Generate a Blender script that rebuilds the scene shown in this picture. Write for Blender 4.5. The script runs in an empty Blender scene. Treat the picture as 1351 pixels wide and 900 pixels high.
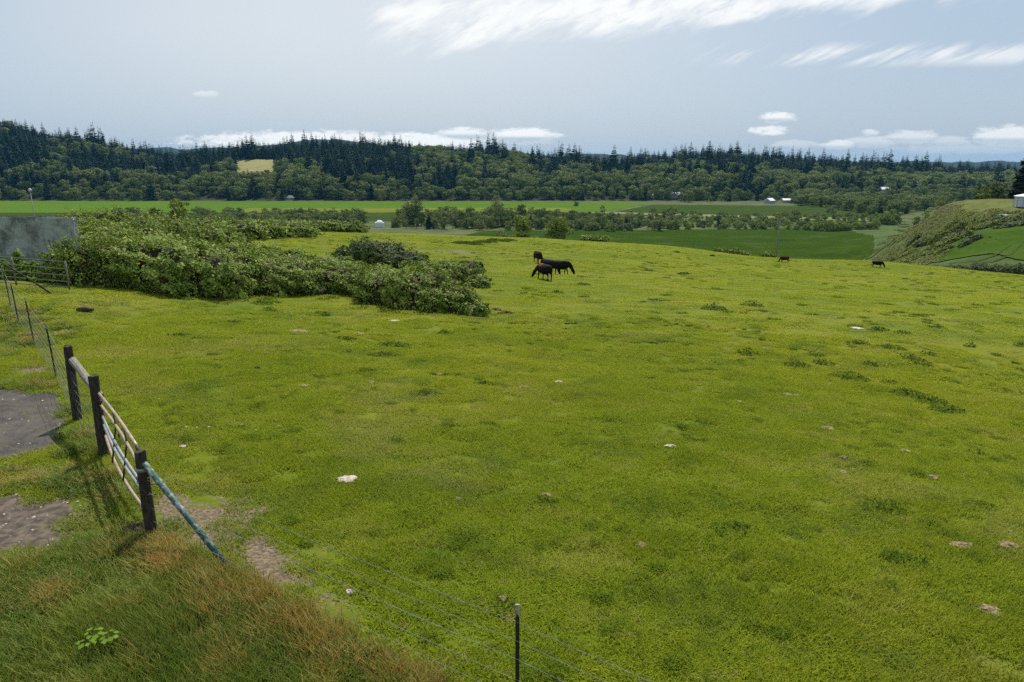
import bpy, bmesh, math, random
import numpy as np
from mathutils import Vector, Matrix
rng = np.random.default_rng(7)
random.seed(7)
S = bpy.context.scene
COL = S.collection
# ------------------------------------------------------------------ camera
F = 896.0; PITCH = math.radians(14.45)
CP, SP = math.cos(PITCH), math.sin(PITCH)
cam = bpy.data.cameras.new('camera'); camo = bpy.data.objects.new('camera', cam); COL.objects.link(camo)
cam.sensor_width = 36; cam.lens = 36*F/1351; cam.clip_start = .1; cam.clip_end = 30000
camo.location = (0, 0, 0); camo.rotation_euler = (math.radians(90)-PITCH, 0, 0)
S.camera = camo
# ------------------------------------------------------------------ sky, sun, exposure
SUN_EL, SUN_AZ = math.radians(57), math.radians(6)          # azimuth from +Y towards +X
w = bpy.data.worlds.new('World'); S.world = w; w.use_nodes = True
N, L = w.node_tree.nodes, w.node_tree.links
bg = N['Background']
sky = N.new('ShaderNodeTexSky'); sky.sky_type = 'NISHITA'; sky.sun_disc = False
sky.sun_elevation = SUN_EL; sky.sun_rotation = SUN_AZ
sky.air_density = 1.0; sky.dust_density = 2.2; sky.ozone_density = 1.5; sky.altitude = 50
SKY_STR = .095
bg.inputs['Strength'].default_value = SKY_STR
def wn(t, **k):
    n = N.new(t)
    for a, b in k.items(): setattr(n, a, b)
    return n
def wm(op, a, b=None, c=None, clamp=False):
    n = wn('ShaderNodeMath', operation=op, use_clamp=clamp)
    for i, v in enumerate((a, b, c)):
        if v is None: continue
        if isinstance(v, (int, float)): n.inputs[i].default_value = v
        else: L.new(v, n.inputs[i])
    return n.outputs[0]
def wss(x, e0, e1):
    n = wn('ShaderNodeMapRange', interpolation_type='SMOOTHSTEP')
    L.new(x, n.inputs['Value']); n.inputs['From Min'].default_value = e0; n.inputs['From Max'].default_value = e1
    return n.outputs[0]
tc = wn('ShaderNodeTexCoord'); sep = wn('ShaderNodeSeparateXYZ'); L.new(tc.outputs['Generated'], sep.inputs[0])
dx, dy, dz = sep.outputs
azs = wm('DIVIDE', dx, wm('MAXIMUM', dy, .05))      # tangent of the azimuth
els = wm('DIVIDE', dz, wm('MAXIMUM', dy, .05))      # tangent of the elevation
# high streaky cirrus sheet: a band that runs up to the right, clouds on a plane overhead
def wnoise(vec, scale, detail=5, rough=.55, dist=0):
    n = wn('ShaderNodeTexNoise'); n.inputs['Scale'].default_value = scale; n.inputs['Detail'].default_value = detail
    n.inputs['Roughness'].default_value = rough; n.inputs['Distortion'].default_value = dist
    L.new(vec, n.inputs['Vector']); return n.outputs['Fac']
def wcomb(a, b, c=0.0):
    n = wn('ShaderNodeCombineXYZ')
    for i, v in enumerate((a, b, c)):
        if isinstance(v, (int, float)): n.inputs[i].default_value = v
        else: L.new(v, n.inputs[i])
    return n.outputs[0]
# frame rotated along the band: s along, t across
th = math.radians(5.5)
sx = wm('ADD', wm('MULTIPLY', azs, math.cos(th)), wm('MULTIPLY', els, math.sin(th)))
tx = wm('SUBTRACT', wm('MULTIPLY', els, math.cos(th)), wm('MULTIPLY', azs, math.sin(th)))
th2 = math.radians(24)
s2 = wm('ADD', wm('MULTIPLY', azs, math.cos(th2)), wm('MULTIPLY', els, math.sin(th2)))
t2 = wm('SUBTRACT', wm('MULTIPLY', els, math.cos(th2)), wm('MULTIPLY', azs, math.sin(th2)))
nA = wnoise(wcomb(wm('MULTIPLY', s2, 6.5), wm('MULTIPLY', t2, 27)), 1.0, 5, .55, .25)
nB = wnoise(wcomb(wm('MULTIPLY', s2, 20), wm('MULTIPLY', t2, 60), 3.1), 1.0, 5, .62, .4)
prof = wm('MULTIPLY', wss(tx, .128, .188), wss(tx, .262, .205))
prof = wm('MULTIPLY', prof, wm('MULTIPLY', wss(azs, -.24, -.12), wss(azs, 1.05, .55)))
b1 = wss(wm('ADD', prof, wm('ADD', wm('MULTIPLY', wm('SUBTRACT', nA, .5), 1.9), wm('MULTIPLY', wm('SUBTRACT', nB, .5), .55))), .36, 1.12)
b1 = wm('MULTIPLY', b1, wm('MULTIPLY', wss(prof, .02, .2), wss(nB, .15, .55)))
# second, thin row of streaks
tz = wm('SUBTRACT', els, wm('ADD', .146, wm('MULTIPLY', azs, .004)))
sn = wnoise(wcomb(wm('MULTIPLY', s2, 4), wm('MULTIPLY', t2, 46), 9), 1.0, 4, .55, .15)
b2 = wm('MULTIPLY', wss(wm('ABSOLUTE', tz), .020, .002), wss(wm('ADD', sn, wm('MULTIPLY', wm('SUBTRACT', nB, .5), .25)), .40, .60))
b2 = wm('MULTIPLY', b2, wm('MULTIPLY', wss(azs, .22, .34), wss(azs, 1.0, .60)))
# small cumulus low above the horizon: a list of (azimuth tan, elevation tan, half width, half height, strength)
def puff(a, e, wa, we, k=1.0, seed=0.0):
    X = wm('DIVIDE', wm('SUBTRACT', azs, a), wa); Y = wm('DIVIDE', wm('SUBTRACT', els, e), we)
    r = wm('ADD', wm('MULTIPLY', X, X), wm('MULTIPLY', Y, Y))
    return wm('MULTIPLY', wss(wm('ADD', r, wm('MULTIPLY', wm('SUBTRACT', cn, .5), 4.0)), 1.7, .3), k)
cn = wnoise(wcomb(wm('MULTIPLY', azs, 46), wm('MULTIPLY', els, 130)), 1.0, 7, .66, .3)
def pe(u, v): return ((u-675.5)/F/ (CP+(450-v)/F*SP), ((450-v)/F*CP-SP)/(CP+(450-v)/F*SP))
PF = [(415, 186, 150, 11, 1), (540, 187, 90, 10, 1), (612, 176, 30, 7, .9), (690, 179, 42, 9, 1), (1026, 155, 20, 6, .95), (1016, 172, 22, 5, .9), (1106, 191, 22, 5, .8),
      (1150, 187, 30, 7, .45), (1205, 181, 30, 8, .6), (1253, 186, 26, 6, .4), (1335, 181, 46, 13, .8), (1149, 175, 10, 4, .6), (273, 124, 14, 4, .4), (1280, 196, 90, 6, .25), (1050, 190, 30, 5, .35)]
tot = None; low = None
for (u, v, wu, wv, k) in PF:
    a, e = pe(u, v)
    p = puff(a, e, wu/F, wv/F, k)
    tot = p if tot is None else wm('MAXIMUM', tot, p)
    Y = wm('MULTIPLY', wss(wm('SUBTRACT', els, e), .0015, -.005), p) if u not in (415, 540, 1016) else None
    if Y is not None: low = Y if low is None else wm('MAXIMUM', low, Y)
veil = wnoise(wcomb(wm('MULTIPLY', azs, 1.1), wm('MULTIPLY', els, 2.6), 5), 1.0, 4, .5)
def wmix(fac, c1, c2):
    n = wn('ShaderNodeMix', data_type='RGBA'); L.new(fac, n.inputs[0]) if not isinstance(fac, float) else setattr(n.inputs[0], 'default_value', fac)
    for i, c in ((6, c1), (7, c2)):
        if isinstance(c, tuple): n.inputs[i].default_value = (*c, 1)
        else: L.new(c, n.inputs[i])
    return n.outputs[2]
# thin high overcast veil that greys the blue, brighter towards the sun side
glow = wm('MULTIPLY', wss(wm('ABSOLUTE', wm('ADD', azs, .22)), .85, 0), wss(els, -.02, .2))
vcol = wmix(glow, (4.6, 5.75, 7.1), (7.8, 8.2, 8.4))
base = wmix(wm('ADD', .58, wm('MULTIPLY', veil, .38)), sky.outputs[0], vcol)
c1 = wmix(wm('MULTIPLY', wm('MAXIMUM', b1, wm('MULTIPLY', b2, .75)), .93), base, (10.0, 10.05, 9.95))
c2 = wmix(wm('MULTIPLY', tot, .88), c1, (10.2, 10.3, 10.1))
c3 = wmix(wm('MULTIPLY', low, .8), c2, (4.0, 4.9, 5.8))
L.new(c3, bg.inputs['Color'])

sd = bpy.data.lights.new('sun', 'SUN'); sd.energy = 4.9; sd.angle = math.radians(.53); sd.color = (1, .955, .87)
so = bpy.data.objects.new('sun', sd); COL.objects.link(so)
sdir = Vector((math.sin(SUN_AZ)*math.cos(SUN_EL), math.cos(SUN_AZ)*math.cos(SUN_EL), math.sin(SUN_EL)))
so.rotation_euler = sdir.to_track_quat('Z', 'Y').to_euler()
vs = S.view_settings; S.display_settings.display_device = 'sRGB'
vs.view_transform = 'Standard'; vs.look = 'None'; vs.gamma = 1; vs.exposure = 0.10; vs.use_curve_mapping = False
S.cycles.use_denoising = False
try: S.cycles.denoiser = 'OPENIMAGEDENOISE'
except Exception: pass
S.cycles.max_bounces = 6; S.cycles.diffuse_bounces = 3; S.cycles.transmission_bounces = 4; S.cycles.volume_bounces = 0
S.cycles.transparent_max_bounces = 8; S.cycles.use_adaptive_sampling = True; S.cycles.adaptive_threshold = .02
S.cycles.caustics_reflective = False; S.cycles.caustics_refractive = False
S.render.film_transparent = False

# ------------------------------------------------------------------ helpers: photo pixel <-> direction, terrain
def ss(x, a, b):
    t = np.clip((x-a)/(b-a), 0, 1); return t*t*(3-2*t)
def ray(u, v):
    x = (u-675.5)/F; y = (450-v)/F
    return np.array([x, CP+y*SP, y*CP-SP])
def proj(x, y, z):
    dep = y*CP - z*SP; up = y*SP + z*CP
    return 675.5+F*x/dep, 450-F*up/dep
_pt = rng.random((256, 256))
def vnoise(x, y, s):
    x = np.asarray(x, float)/s+1000.3; y = np.asarray(y, float)/s+500.7
    xi = np.floor(x).astype(int); yi = np.floor(y).astype(int); fx = x-xi; fy = y-yi
    fx = fx*fx*(3-2*fx); fy = fy*fy*(3-2*fy)
    g = lambda a, b: _pt[a % 256, b % 256]
    return (g(xi, yi)*(1-fx)+g(xi+1, yi)*fx)*(1-fy)+(g(xi, yi+1)*(1-fx)+g(xi+1, yi+1)*fx)*fy
VAL = -42.0
CT = np.array([(-5.2, 8.8, -5.2), (-9.2, 13.5, -5.2), (0, 5.4, -5.25), (-19, 27, -5.0), (-30, 40, -5.4), (0, 0, -5.2), (8, 6, -5.45), (-12, 6, -5.1), (-25, 15, -5.1), (-45, 30, -5.1),
 (-30, -30, -5.2), (0, -40, -5.2), (50, -30, -8), (-60, -60, -5), (-80, 20, -5), (0, 12, -5.5), (0, 20, -6.0), (-10, 30, -6.2), (0, 30, -6.6), (15, 30, -7.0), (3.6, 60, -9.1),
 (-20, 60, -8.0), (25, 60, -10), (50, 60, -11.2), (30, 30, -7.8), (50, 30, -8.8), (12, 12, -6.0), (25, 12, -6.9), (90, 60, -13.5), (90, 20, -11), (-20, 85, -9.3), (5, 90, -11.0), (35, 90, -13.0),
 (-35, 118, -11.2), (3.5, 130, -13.4), (32, 130, -15.1), (46, 115, -15.3), (59, 110, -15.15), (64, 100, -14.6), (72, 95, -15.0), (-62, 85, -8.0), (-80, 120, -16), (-60, 180, -38),
 (-35, 155, -19), (3, 165, -21), (35, 165, -23.5), (60, 140, -22), (80, 118, -20.5), (93, 133, -20.5), (105, 148, -18.5), (118, 167, -16.2), (139, 190, -12.6), (137, 200, -13.2), (140, 227, -14),
 (166, 278, -22), (193, 353, -38), (106, 166, -22), (104, 178, -24.5), (120, 222, -33), (141, 241, -26), (90, 190, -32), (60, 200, -36), (0, 230, -39), (30, 240, -42),
 (0, 300, -42.5), (60, 300, -42.5), (110, 300, -42.5), (-60, 300, -42), (-200, 300, -42), (175, 360, -42), (140, 320, -41.5), (0, 450, -42), (261, 470, -42), (-300, 500, -42), (300, 600, -42),
 (200, 260, -16), (230, 330, -23), (280, 420, -36), (350, 400, -28), (330, 520, -42), (250, 200, -13), (200, 130, -15), (200, 0, -14), (-80, 250, -42), (-200, 150, -30), (-200, 0, -8),
 (143, 278, -39.5), (136, 258, -38.5), (150, 300, -42), (127, 238, -36.5), (120, 255, -42), (110, 105, -17), (150, 150, -15.5), (165, 190, -12.5)])
_C2 = 5.0**2
def _phi(dx, dy): return np.sqrt(dx*dx+dy*dy+_C2)
_n = len(CT)
_A = np.zeros((_n+3, _n+3)); _A[:_n, :_n] = _phi(CT[:, None, 0]-CT[None, :, 0], CT[:, None, 1]-CT[None, :, 1])
_P = np.c_[np.ones(_n), CT[:, 0]/100, CT[:, 1]/100]; _A[:_n, _n:] = _P; _A[_n:, :_n] = _P.T
_W = np.linalg.solve(_A+np.diag([.2]*_n+[0]*3), np.r_[CT[:, 2], 0, 0, 0])
SKU = [-600, -300, 0, 60, 100, 150, 200, 260, 285, 340, 380, 450, 560, 620, 680, 720, 800, 860, 950, 1040, 1100, 1200, 1351, 1700]
SKV = [140, 146, 155, 161, 175, 184, 193, 206, 200, 192, 190, 187, 184, 190, 196, 207, 209, 202, 199, 208, 213, 219, 222, 216]
BRU = [-600, 200, 350, 420, 520, 640, 720, 800, 900, 1040, 1150, 1250, 1351, 1700]
BRV = [200, 200, 198, 187, 192, 206, 209, 206.5, 210, 214, 218, 215, 216.5, 212]
def ridge_z(a, us, vs_, Y, sub):
    v = np.interp(675.5+F*a*CP, us, vs_)
    y = (450-v)/F
    return Y*(y*CP-SP)/(CP+y*SP) - sub
def gz(x, y, detail=True):
    x = np.atleast_1d(np.asarray(x, float)); y = np.atleast_1d(np.asarray(y, float))
    z = np.zeros(x.shape)
    r = np.hypot(x, y)
    near = r < 760
    xn, yn = x[near], y[near]
    if xn.size:
        acc = np.full(xn.shape, _W[_n]) + _W[_n+1]*xn/100 + _W[_n+2]*yn/100
        for i in range(_n): acc += _W[i]*_phi(xn-CT[i, 0], yn-CT[i, 1])
        # soft floor at the valley
        k = 1.0; acc = VAL + np.logaddexp(0, (acc-VAL)/k)*k
        rr = r[near]; acc = acc*(1-ss(rr, 560, 740)) + VAL*ss(rr, 560, 740)
        back = ss(-yn, 60, 200)*0
        z[near] = acc
    far = ~near
    z[far] = VAL
    yy = np.maximum(y, 1.0); a = np.clip(x/yy, -1.6, 1.6)
    fz = (y > 300)
    Yb, Yr = 865., 1150.
    zr = ridge_z(a, SKU, SKV, Yr, 25)
    nz = (vnoise(x, y, 90)-.5)*14*ss(y, 900, 1050)
    t = np.clip((y-Yb)/(Yr-Yb), 0, 1)
    h1 = (zr-VAL)*(t**.85*(1-.25*t) + .25*t*t)
    h1 = np.where(y > Yr, (zr-VAL)*(1-.6*ss(y, Yr, 2100)), h1) + nz
    zb = ridge_z(a, BRU, BRV, 3600., 0) + (vnoise(x, y, 260)-.5)*26 + (vnoise(x, y, 60)-.5)*20
    h2 = (zb-VAL)*ss(y, 2300, 3600)*(1-.3*ss(y, 3600, 6000))
    z = np.where(fz, z+np.maximum(np.maximum(h1, h2), 0)*ss(y, 860, 900), z)
    if detail:
        amp = (1-ss(r, 60, 200))
        z = z + amp*((vnoise(x, y, 1.7)-.5)*.09+(vnoise(x, y, .6)-.5)*.045+(vnoise(x, y, 7)-.5)*.18)
    return z
def g1(x, y): return float(gz(x, y)[0])
def at(u, v, tmax=1400.):
    d = ray(u, v); ts = np.geomspace(3, tmax, 900)
    zz = gz(d[0]*ts, d[1]*ts); below = np.where(d[2]*ts < zz)[0]
    if len(below) == 0: t = tmax
    else:
        i = below[0]; lo = ts[max(i-1, 0)]; hi = ts[i]
        for _ in range(14):
            m = (lo+hi)/2
            if d[2]*m < g1(d[0]*m, d[1]*m): hi = m
            else: lo = m
        t = hi
    return Vector((d[0]*t, d[1]*t, g1(d[0]*t, d[1]*t)))
def atY(u, Y):
    """point on the ground at forward distance Y that lies on photo column u"""
    dep = Y*CP+10*SP; x = (u-675.5)/F*dep
    for _ in range(3):
        z = g1(x, Y); dep = Y*CP-z*SP; x = (u-675.5)/F*dep
    return Vector((x, Y, g1(x, Y)))

# ------------------------------------------------------------------ materials
def newmat(name):
    m = bpy.data.materials.new(name); m.use_nodes = True
    return m, m.node_tree.nodes, m.node_tree.links, m.node_tree.nodes['Principled BSDF']
class NT:
    def __init__(s, m): s.N = m.node_tree.nodes; s.L = m.node_tree.links
    def put(s, sock, v):
        if isinstance(v, bpy.types.NodeSocket): s.L.new(v, sock)
        elif isinstance(v, tuple) and len(v) == 3 and sock.type == 'RGBA': sock.default_value = (*v, 1)
        else: sock.default_value = v
    def noise(s, scale, detail=4, rough=.55, vec=None, dist=0):
        n = s.N.new('ShaderNodeTexNoise'); n.inputs['Scale'].default_value = scale; n.inputs['Detail'].default_value = detail
        n.inputs['Roughness'].default_value = rough; n.inputs['Distortion'].default_value = dist
        if vec is not None: s.L.new(vec, n.inputs['Vector'])
        return n.outputs['Fac']
    def pos(s): return s.N.new('ShaderNodeNewGeometry').outputs['Position']
    def obj(s): return s.N.new('ShaderNodeTexCoord').outputs['Object']
    def attr(s, name, out='Fac'):
        n = s.N.new('ShaderNodeAttribute'); n.attribute_name = name; return n.outputs[out]
    def mix(s, f, a, b, mode='MIX'):
        n = s.N.new('ShaderNodeMix'); n.data_type = 'RGBA'; n.blend_type = mode
        s.put(n.inputs[0], f); s.put(n.inputs[6], a); s.put(n.inputs[7], b); return n.outputs[2]
    def ss(s, x, a, b):
        n = s.N.new('ShaderNodeMapRange'); n.interpolation_type = 'SMOOTHSTEP'; s.put(n.inputs['Value'], x)
        n.inputs['From Min'].default_value = a; n.inputs['From Max'].default_value = b; return n.outputs[0]
    def lin(s, x, a, b, c, d):
        n = s.N.new('ShaderNodeMapRange'); s.put(n.inputs['Value'], x)
        for i, q in zip((1, 2, 3, 4), (a, b, c, d)): n.inputs[i].default_value = q
        return n.outputs[0]
    def math(s, op, a, b=0.0, clamp=False):
        n = s.N.new('ShaderNodeMath'); n.operation = op; n.use_clamp = clamp; s.put(n.inputs[0], a); s.put(n.inputs[1], b); return n.outputs[0]
    def bump(s, h, strength=.5, dist=.05):
        n = s.N.new('ShaderNodeBump'); n.inputs['Strength'].default_value = strength; n.inputs['Distance'].default_value = dist
        s.L.new(h, n.inputs['Height']); return n.outputs[0]
    def scale(s, v, sc):
        n = s.N.new('ShaderNodeMapping'); n.inputs['Scale'].default_value = sc; s.L.new(v, n.inputs[0]); return n.outputs[0]
def simple(name, c1, c2=None, rough=.8, scale=8, metal=0, bump=0, streak=None, coord='obj', lo=.35, hi=.65):
    m, n, l, p = newmat(name); t = NT(m)
    v = t.obj() if coord == 'obj' else t.pos()
    if streak: v = t.scale(v, streak)
    f = t.noise(scale, 6, .62, v)
    t.put(p.inputs['Base Color'], t.mix(t.ss(f, lo, hi), c1, c2 or tuple(x*.6 for x in c1)))
    p.inputs['Roughness'].default_value = rough; p.inputs['Metallic'].default_value = metal
    p.inputs['Specular IOR Level'].default_value = .3
    if bump: l.new(t.bump(f, bump, .02), p.inputs['Normal'])
    return m
def pasture_col(t):
    """colour of the grazed turf as a function of the place"""
    P = t.pos()
    a = t.noise(.11, 5, .6, P); b = t.noise(.55, 5, .65, P); c = t.noise(3.2, 4, .65, P); d = t.noise(14, 3, .6, P)
    col = t.mix(t.ss(a, .36, .64), (.096, .128, .007), (.140, .156, .010))
    col = t.mix(t.ss(b, .50, .70), col, (.052, .088, .008))
    col = t.mix(t.math('MULTIPLY', t.ss(b, .47, .30), .5), col, (.150, .145, .030))
    col = t.mix(t.math('MULTIPLY', t.ss(c, .57, .72), .62), col, (.034, .066, .008))
    col = t.mix(t.math('MULTIPLY', t.ss(c, .44, .30), .45), col, (.165, .145, .048))
    return col, c, d
def leafmat(name, ca, cb, cc, trans=.3, rough=.8, spec=.06):
    """foliage: per-plant and per-leaf tints"""
    m, n, l, p = newmat(name); t = NT(m)
    r = n.new('ShaderNodeObjectInfo').outputs['Random']
    e = t.attr('rnd')
    col = t.mix(r, ca, cb); col = t.mix(t.math('MULTIPLY', t.ss(e, .45, 1.0), .8), col, cc)
    p.inputs['Roughness'].default_value = rough; p.inputs['Specular IOR Level'].default_value = spec
    t.put(p.inputs['Base Color'], col)
    tr = n.new('ShaderNodeBsdfTranslucent'); t.put(tr.inputs[0], t.mix(.5, col, (.16, .22, .02)))
    mx = n.new('ShaderNodeMixShader'); mx.inputs[0].default_value = trans
    l.new(p.outputs[0], mx.inputs[1]); l.new(tr.outputs[0], mx.inputs[2]); l.new(mx.outputs[0], n['Material Output'].inputs[0])
    return m
M = {}
# terrain: colour zones come as an attribute of the land cover
m, n, l, p = newmat('land'); t = NT(m); M['land'] = m
pc, cN, dN = pasture_col(t); P = t.pos()
zone = t.attr('land_cover', 'Color')
zn = t.mix(t.ss(t.noise(.045, 6, .65, P), .35, .65), t.mix(1.0, zone, (.70, .76, .7), 'MULTIPLY'), t.mix(1.0, zone, (1.3, 1.22, 1.2), 'MULTIPLY'))
zn = t.mix(t.math('MULTIPLY', t.ss(t.noise(.5, 5, .7, P), .52, .62), .6), zn, t.mix(1.0, zn, (.45, .52, .5), 'MULTIPLY'))
col = t.mix(t.attr('pasture'), zn, pc)
dirt = t.attr('dirt'); dn = t.noise(2.6, 7, .75, P)
dm = t.ss(t.math('ADD', dirt, t.math('MULTIPLY', t.math('SUBTRACT', dn, .5), 2.6)), .50, .80)
dcol = t.mix(t.ss(t.noise(16, 6, .75, P), .38, .62), (.085, .064, .040), (.225, .172, .110))
col = t.mix(dm, col, dcol)
t.put(p.inputs['Base Color'], col); p.inputs['Roughness'].default_value = .95; p.inputs['Specular IOR Level'].default_value = .1
l.new(t.bump(t.math('ADD', cN, t.math('MULTIPLY', dN, .5)), .9, .08), p.inputs['Normal'])
M['tuft'] = leafmat('tuft_blades', (.080, .135, .009), (.12, .175, .011), (.20, .24, .025), .4)
# turf blades
m, n, l, p = newmat('turf_blades'); t = NT(m); M['turf'] = m
pc, cN, dN = pasture_col(t); e = t.attr('rnd')
pc = t.mix(1.0, pc, (2.62, 2.55, 2.6), 'MULTIPLY'); pc = t.mix(t.math('MULTIPLY', t.ss(e, .55, 1), .6), pc, (.38, .39, .035)); pc = t.mix(t.math('MULTIPLY', t.ss(e, .3, 0), .6), pc, (.055, .10, .010)); f3 = t.noise(7, 4, .7, t.pos()); pc = t.mix(t.math('MULTIPLY', t.ss(f3, .56, .70), .7), pc, (.045, .078, .010)); f4 = t.noise(.35, 5, .7, t.pos()); pc = t.mix(t.math('MULTIPLY', t.ss(f4, .52, .68), .55), pc, (.145, .20, .045))
f5 = t.noise(5.5, 5, .7, t.scale(t.pos(), (1, 1, 1))); pc = t.mix(t.math('MULTIPLY', t.ss(f5, .60, .70), .75), pc, (.33, .27, .12)); f6 = t.noise(.22, 4, .65, t.pos()); pc = t.mix(t.math('MULTIPLY', t.math('MULTIPLY', t.ss(f6, .52, .66), t.ss(e, .35, .8)), .7), pc, (.42, .36, .15))
t.put(p.inputs['Base Color'], pc); p.inputs['Roughness'].default_value = .75; p.inputs['Specular IOR Level'].default_value = .06
tr = n.new('ShaderNodeBsdfTranslucent'); t.put(tr.inputs[0], t.mix(.5, pc, (.34, .38, .03)))
mx = n.new('ShaderNodeMixShader'); mx.inputs[0].default_value = .45
l.new(p.outputs[0], mx.inputs[1]); l.new(tr.outputs[0], mx.inputs[2]); l.new(mx.outputs[0], n['Material Output'].inputs[0])
# tall grass: green stalks, rusty seed heads in patches
def tallmat(name, rusty):
    m, n, l, p = newmat(name); t = NT(m); P = t.pos()
    h = t.attr('h'); e = t.attr('rnd')
    a = t.noise(.9, 4, .6, P); b = t.noise(3.5, 4, .6, P)
    g = t.mix(t.ss(a, .35, .65), (.075, .145, .010), (.17, .23, .016))
    g = t.mix(t.math('MULTIPLY', t.ss(e, .8, 1), .7), g, (.50, .42, .16))
    tip = t.mix(t.ss(b, .3, .7), (.46, .23, .05), (.48, .37, .11)) if rusty else t.mix(t.ss(b, .35, .7), (.26, .26, .05), (.15, .22, .02))
    g = t.mix(t.math('MULTIPLY', t.ss(h, .3, .85), .9 if rusty else .45), g, tip)
    t.put(p.inputs['Base Color'], g); p.inputs['Roughness'].default_value = .6; p.inputs['Specular IOR Level'].default_value = .25
    tr = n.new('ShaderNodeBsdfTranslucent'); t.put(tr.inputs[0], g)
    mx = n.new('ShaderNodeMixShader'); mx.inputs[0].default_value = .35
    l.new(p.outputs[0], mx.inputs[1]); l.new(tr.outputs[0], mx.inputs[2]); l.new(mx.outputs[0], n['Material Output'].inputs[0])
    return m
M['tall_green'] = tallmat('tall_green', False); M['tall_rust'] = tallmat('tall_rust', True)
M['conifer'] = leafmat('conifer_needles', (.012, .034, .030), (.026, .056, .038), (.055, .085, .040), .12)
M['broad'] = leafmat('broad_leaves', (.050, .088, .026), (.19, .235, .065), (.22, .25, .09), .18)
M['poplar'] = leafmat('poplar_leaves', (.13, .165, .058), (.21, .235, .090), (.25, .27, .12), .3)
M['willow'] = leafmat('willow_leaves', (.15, .20, .045), (.19, .24, .055), (.24, .28, .08), .35)
M['cedar'] = leafmat('cedar_needles', (.028, .042, .020), (.04, .05, .022), (.10, .07, .035), .12)
M['bramble'] = leafmat('bramble_leaves', (.125, .190, .022), (.155, .225, .026), (.38, .42, .11), .17, .65, .12)  # pale third tint paints sunlit highlights into the colour of some leaves
M['bramble_dark'] = leafmat('bramble_dark_leaves', (.050, .085, .022), (.062, .098, .024), (.12, .16, .05), .2, .6, .18)
M['bank_leaf'] = leafmat('bank_leaves', (.13, .175, .032), (.18, .22, .045), (.24, .27, .08), .2)
M['weed'] = leafmat('weed_leaves', (.038, .075, .008), (.055, .100, .010), (.10, .155, .020), .25)
M['fern'] = leafmat('fern_leaves', (.13, .22, .02), (.16, .26, .03), (.2, .3, .05), .35)
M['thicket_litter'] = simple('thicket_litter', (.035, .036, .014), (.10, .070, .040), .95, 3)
M['bark'] = simple('bark', (.10, .08, .06), (.05, .04, .03), .95, 6, bump=.5)
M['wood_post'] = simple('wood_post', (.075, .062, .045), (.020, .017, .013), .95, 9, bump=.9, streak=(6, 6, .8))
M['wood_grey'] = simple('wood_grey', (.30, .27, .22), (.12, .105, .085), .9, 7, bump=.8, streak=(5, 5, 1))
M['tpost'] = simple('tpost_paint', (.015, .028, .018), (.028, .02, .014), .6, 20)
M['white_tip'] = simple('white_tip_paint', (.42, .38, .34), (.22, .17, .13), .6, 30)
M['wire'] = simple('galvanised_wire', (.36, .355, .33), (.19, .18, .165), .6, 12, metal=.4)
M['tube_tan'] = simple('faded_red_tube', (.43, .315, .235), (.27, .21, .165), .45, 7, metal=.25)
M['tube_grey'] = simple('galvanised_tube', (.42, .43, .41), (.27, .28, .27), .4, 7, metal=.5)
M['far_gate_metal'] = simple('dull_gate_metal', (.17, .17, .14), (.10, .095, .075), .8, 5)
M['tube_dark'] = simple('dark_tube', (.05, .045, .04), (.10, .07, .05), .6, 9, metal=.3)
M['brace_green'] = simple('flaking_green_paint', (.045, .095, .080), (.24, .265, .235), .6, 14, metal=.1, streak=(1, 1, 1), lo=.50, hi=.60)
m, n, l, p = newmat('asphalt'); t = NT(m); M['asphalt'] = m; P = t.pos()
c = t.mix(t.ss(t.noise(1.6, 7, .7, P), .35, .68), (.042, .038, .035), (.095, .086, .076)); c = t.mix(t.math('MULTIPLY', t.ss(t.noise(40, 3, .6, P), .5, .68), .5), c, (.17, .16, .14))
vo = n.new('ShaderNodeTexVoronoi'); vo.feature = 'DISTANCE_TO_EDGE'; vo.inputs['Scale'].default_value = .9; wv = n.new('ShaderNodeVectorMath'); wv.operation = 'ADD'; nz_ = n.new('ShaderNodeTexNoise'); nz_.inputs['Scale'].default_value = 1.5; nz_.inputs['Detail'].default_value = 5; l.new(P, nz_.inputs['Vector']); l.new(P, wv.inputs[0]); l.new(nz_.outputs['Color'], wv.inputs[1]); l.new(wv.outputs[0], vo.inputs['Vector'])
c = t.mix(t.ss(vo.outputs['Distance'], .022, .008), c, (.10, .085, .045)); c = t.mix(t.math('MULTIPLY', t.ss(t.noise(2.2, 6, .7, P), .58, .66), .7), c, (.13, .10, .065))
t.put(p.inputs['Base Color'], c); p.inputs['Roughness'].default_value = .95; p.inputs['Specular IOR Level'].default_value = .1; l.new(t.bump(t.noise(30, 5, .7, P), .8, .01), p.inputs['Normal'])
M['gravel'] = simple('stony_dirt', (.135, .105, .075), (.05, .04, .03), .97, 6, bump=.9, coord='pos')
M['stone'] = simple('pale_stone', (.55, .49, .40), (.36, .31, .25), .9, 9, bump=.5)
M['dung'] = simple('dry_dung', (.11, .075, .04), (.33, .25, .15), .95, 16, bump=.9)
M['soil'] = simple('brown_soil', (.09, .06, .04), (.05, .035, .02), .97, 14, bump=.9)
M['white_paint'] = simple('white_paint', (.78, .78, .76), (.62, .62, .6), .6, 1.2)
M['white_roof'] = simple('white_metal_roof', (.80, .82, .84), (.68, .70, .72), .4, .5)
M['grey_roof'] = simple('grey_shingle_roof', (.25, .235, .225), (.16, .15, .145), .85, 1.5)
M['cream_wall'] = simple('cream_wall', (.52, .46, .36), (.42, .37, .28), .8, 1)
M['grey_wall'] = simple('grey_corrugated_wall', (.40, .43, .46), (.30, .32, .35), .6, 3, streak=(8, 8, .2))
M['silo'] = simple('pale_metal_siding', (.62, .63, .66), (.48, .49, .52), .5, 3, streak=(9, 9, .15))
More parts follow.
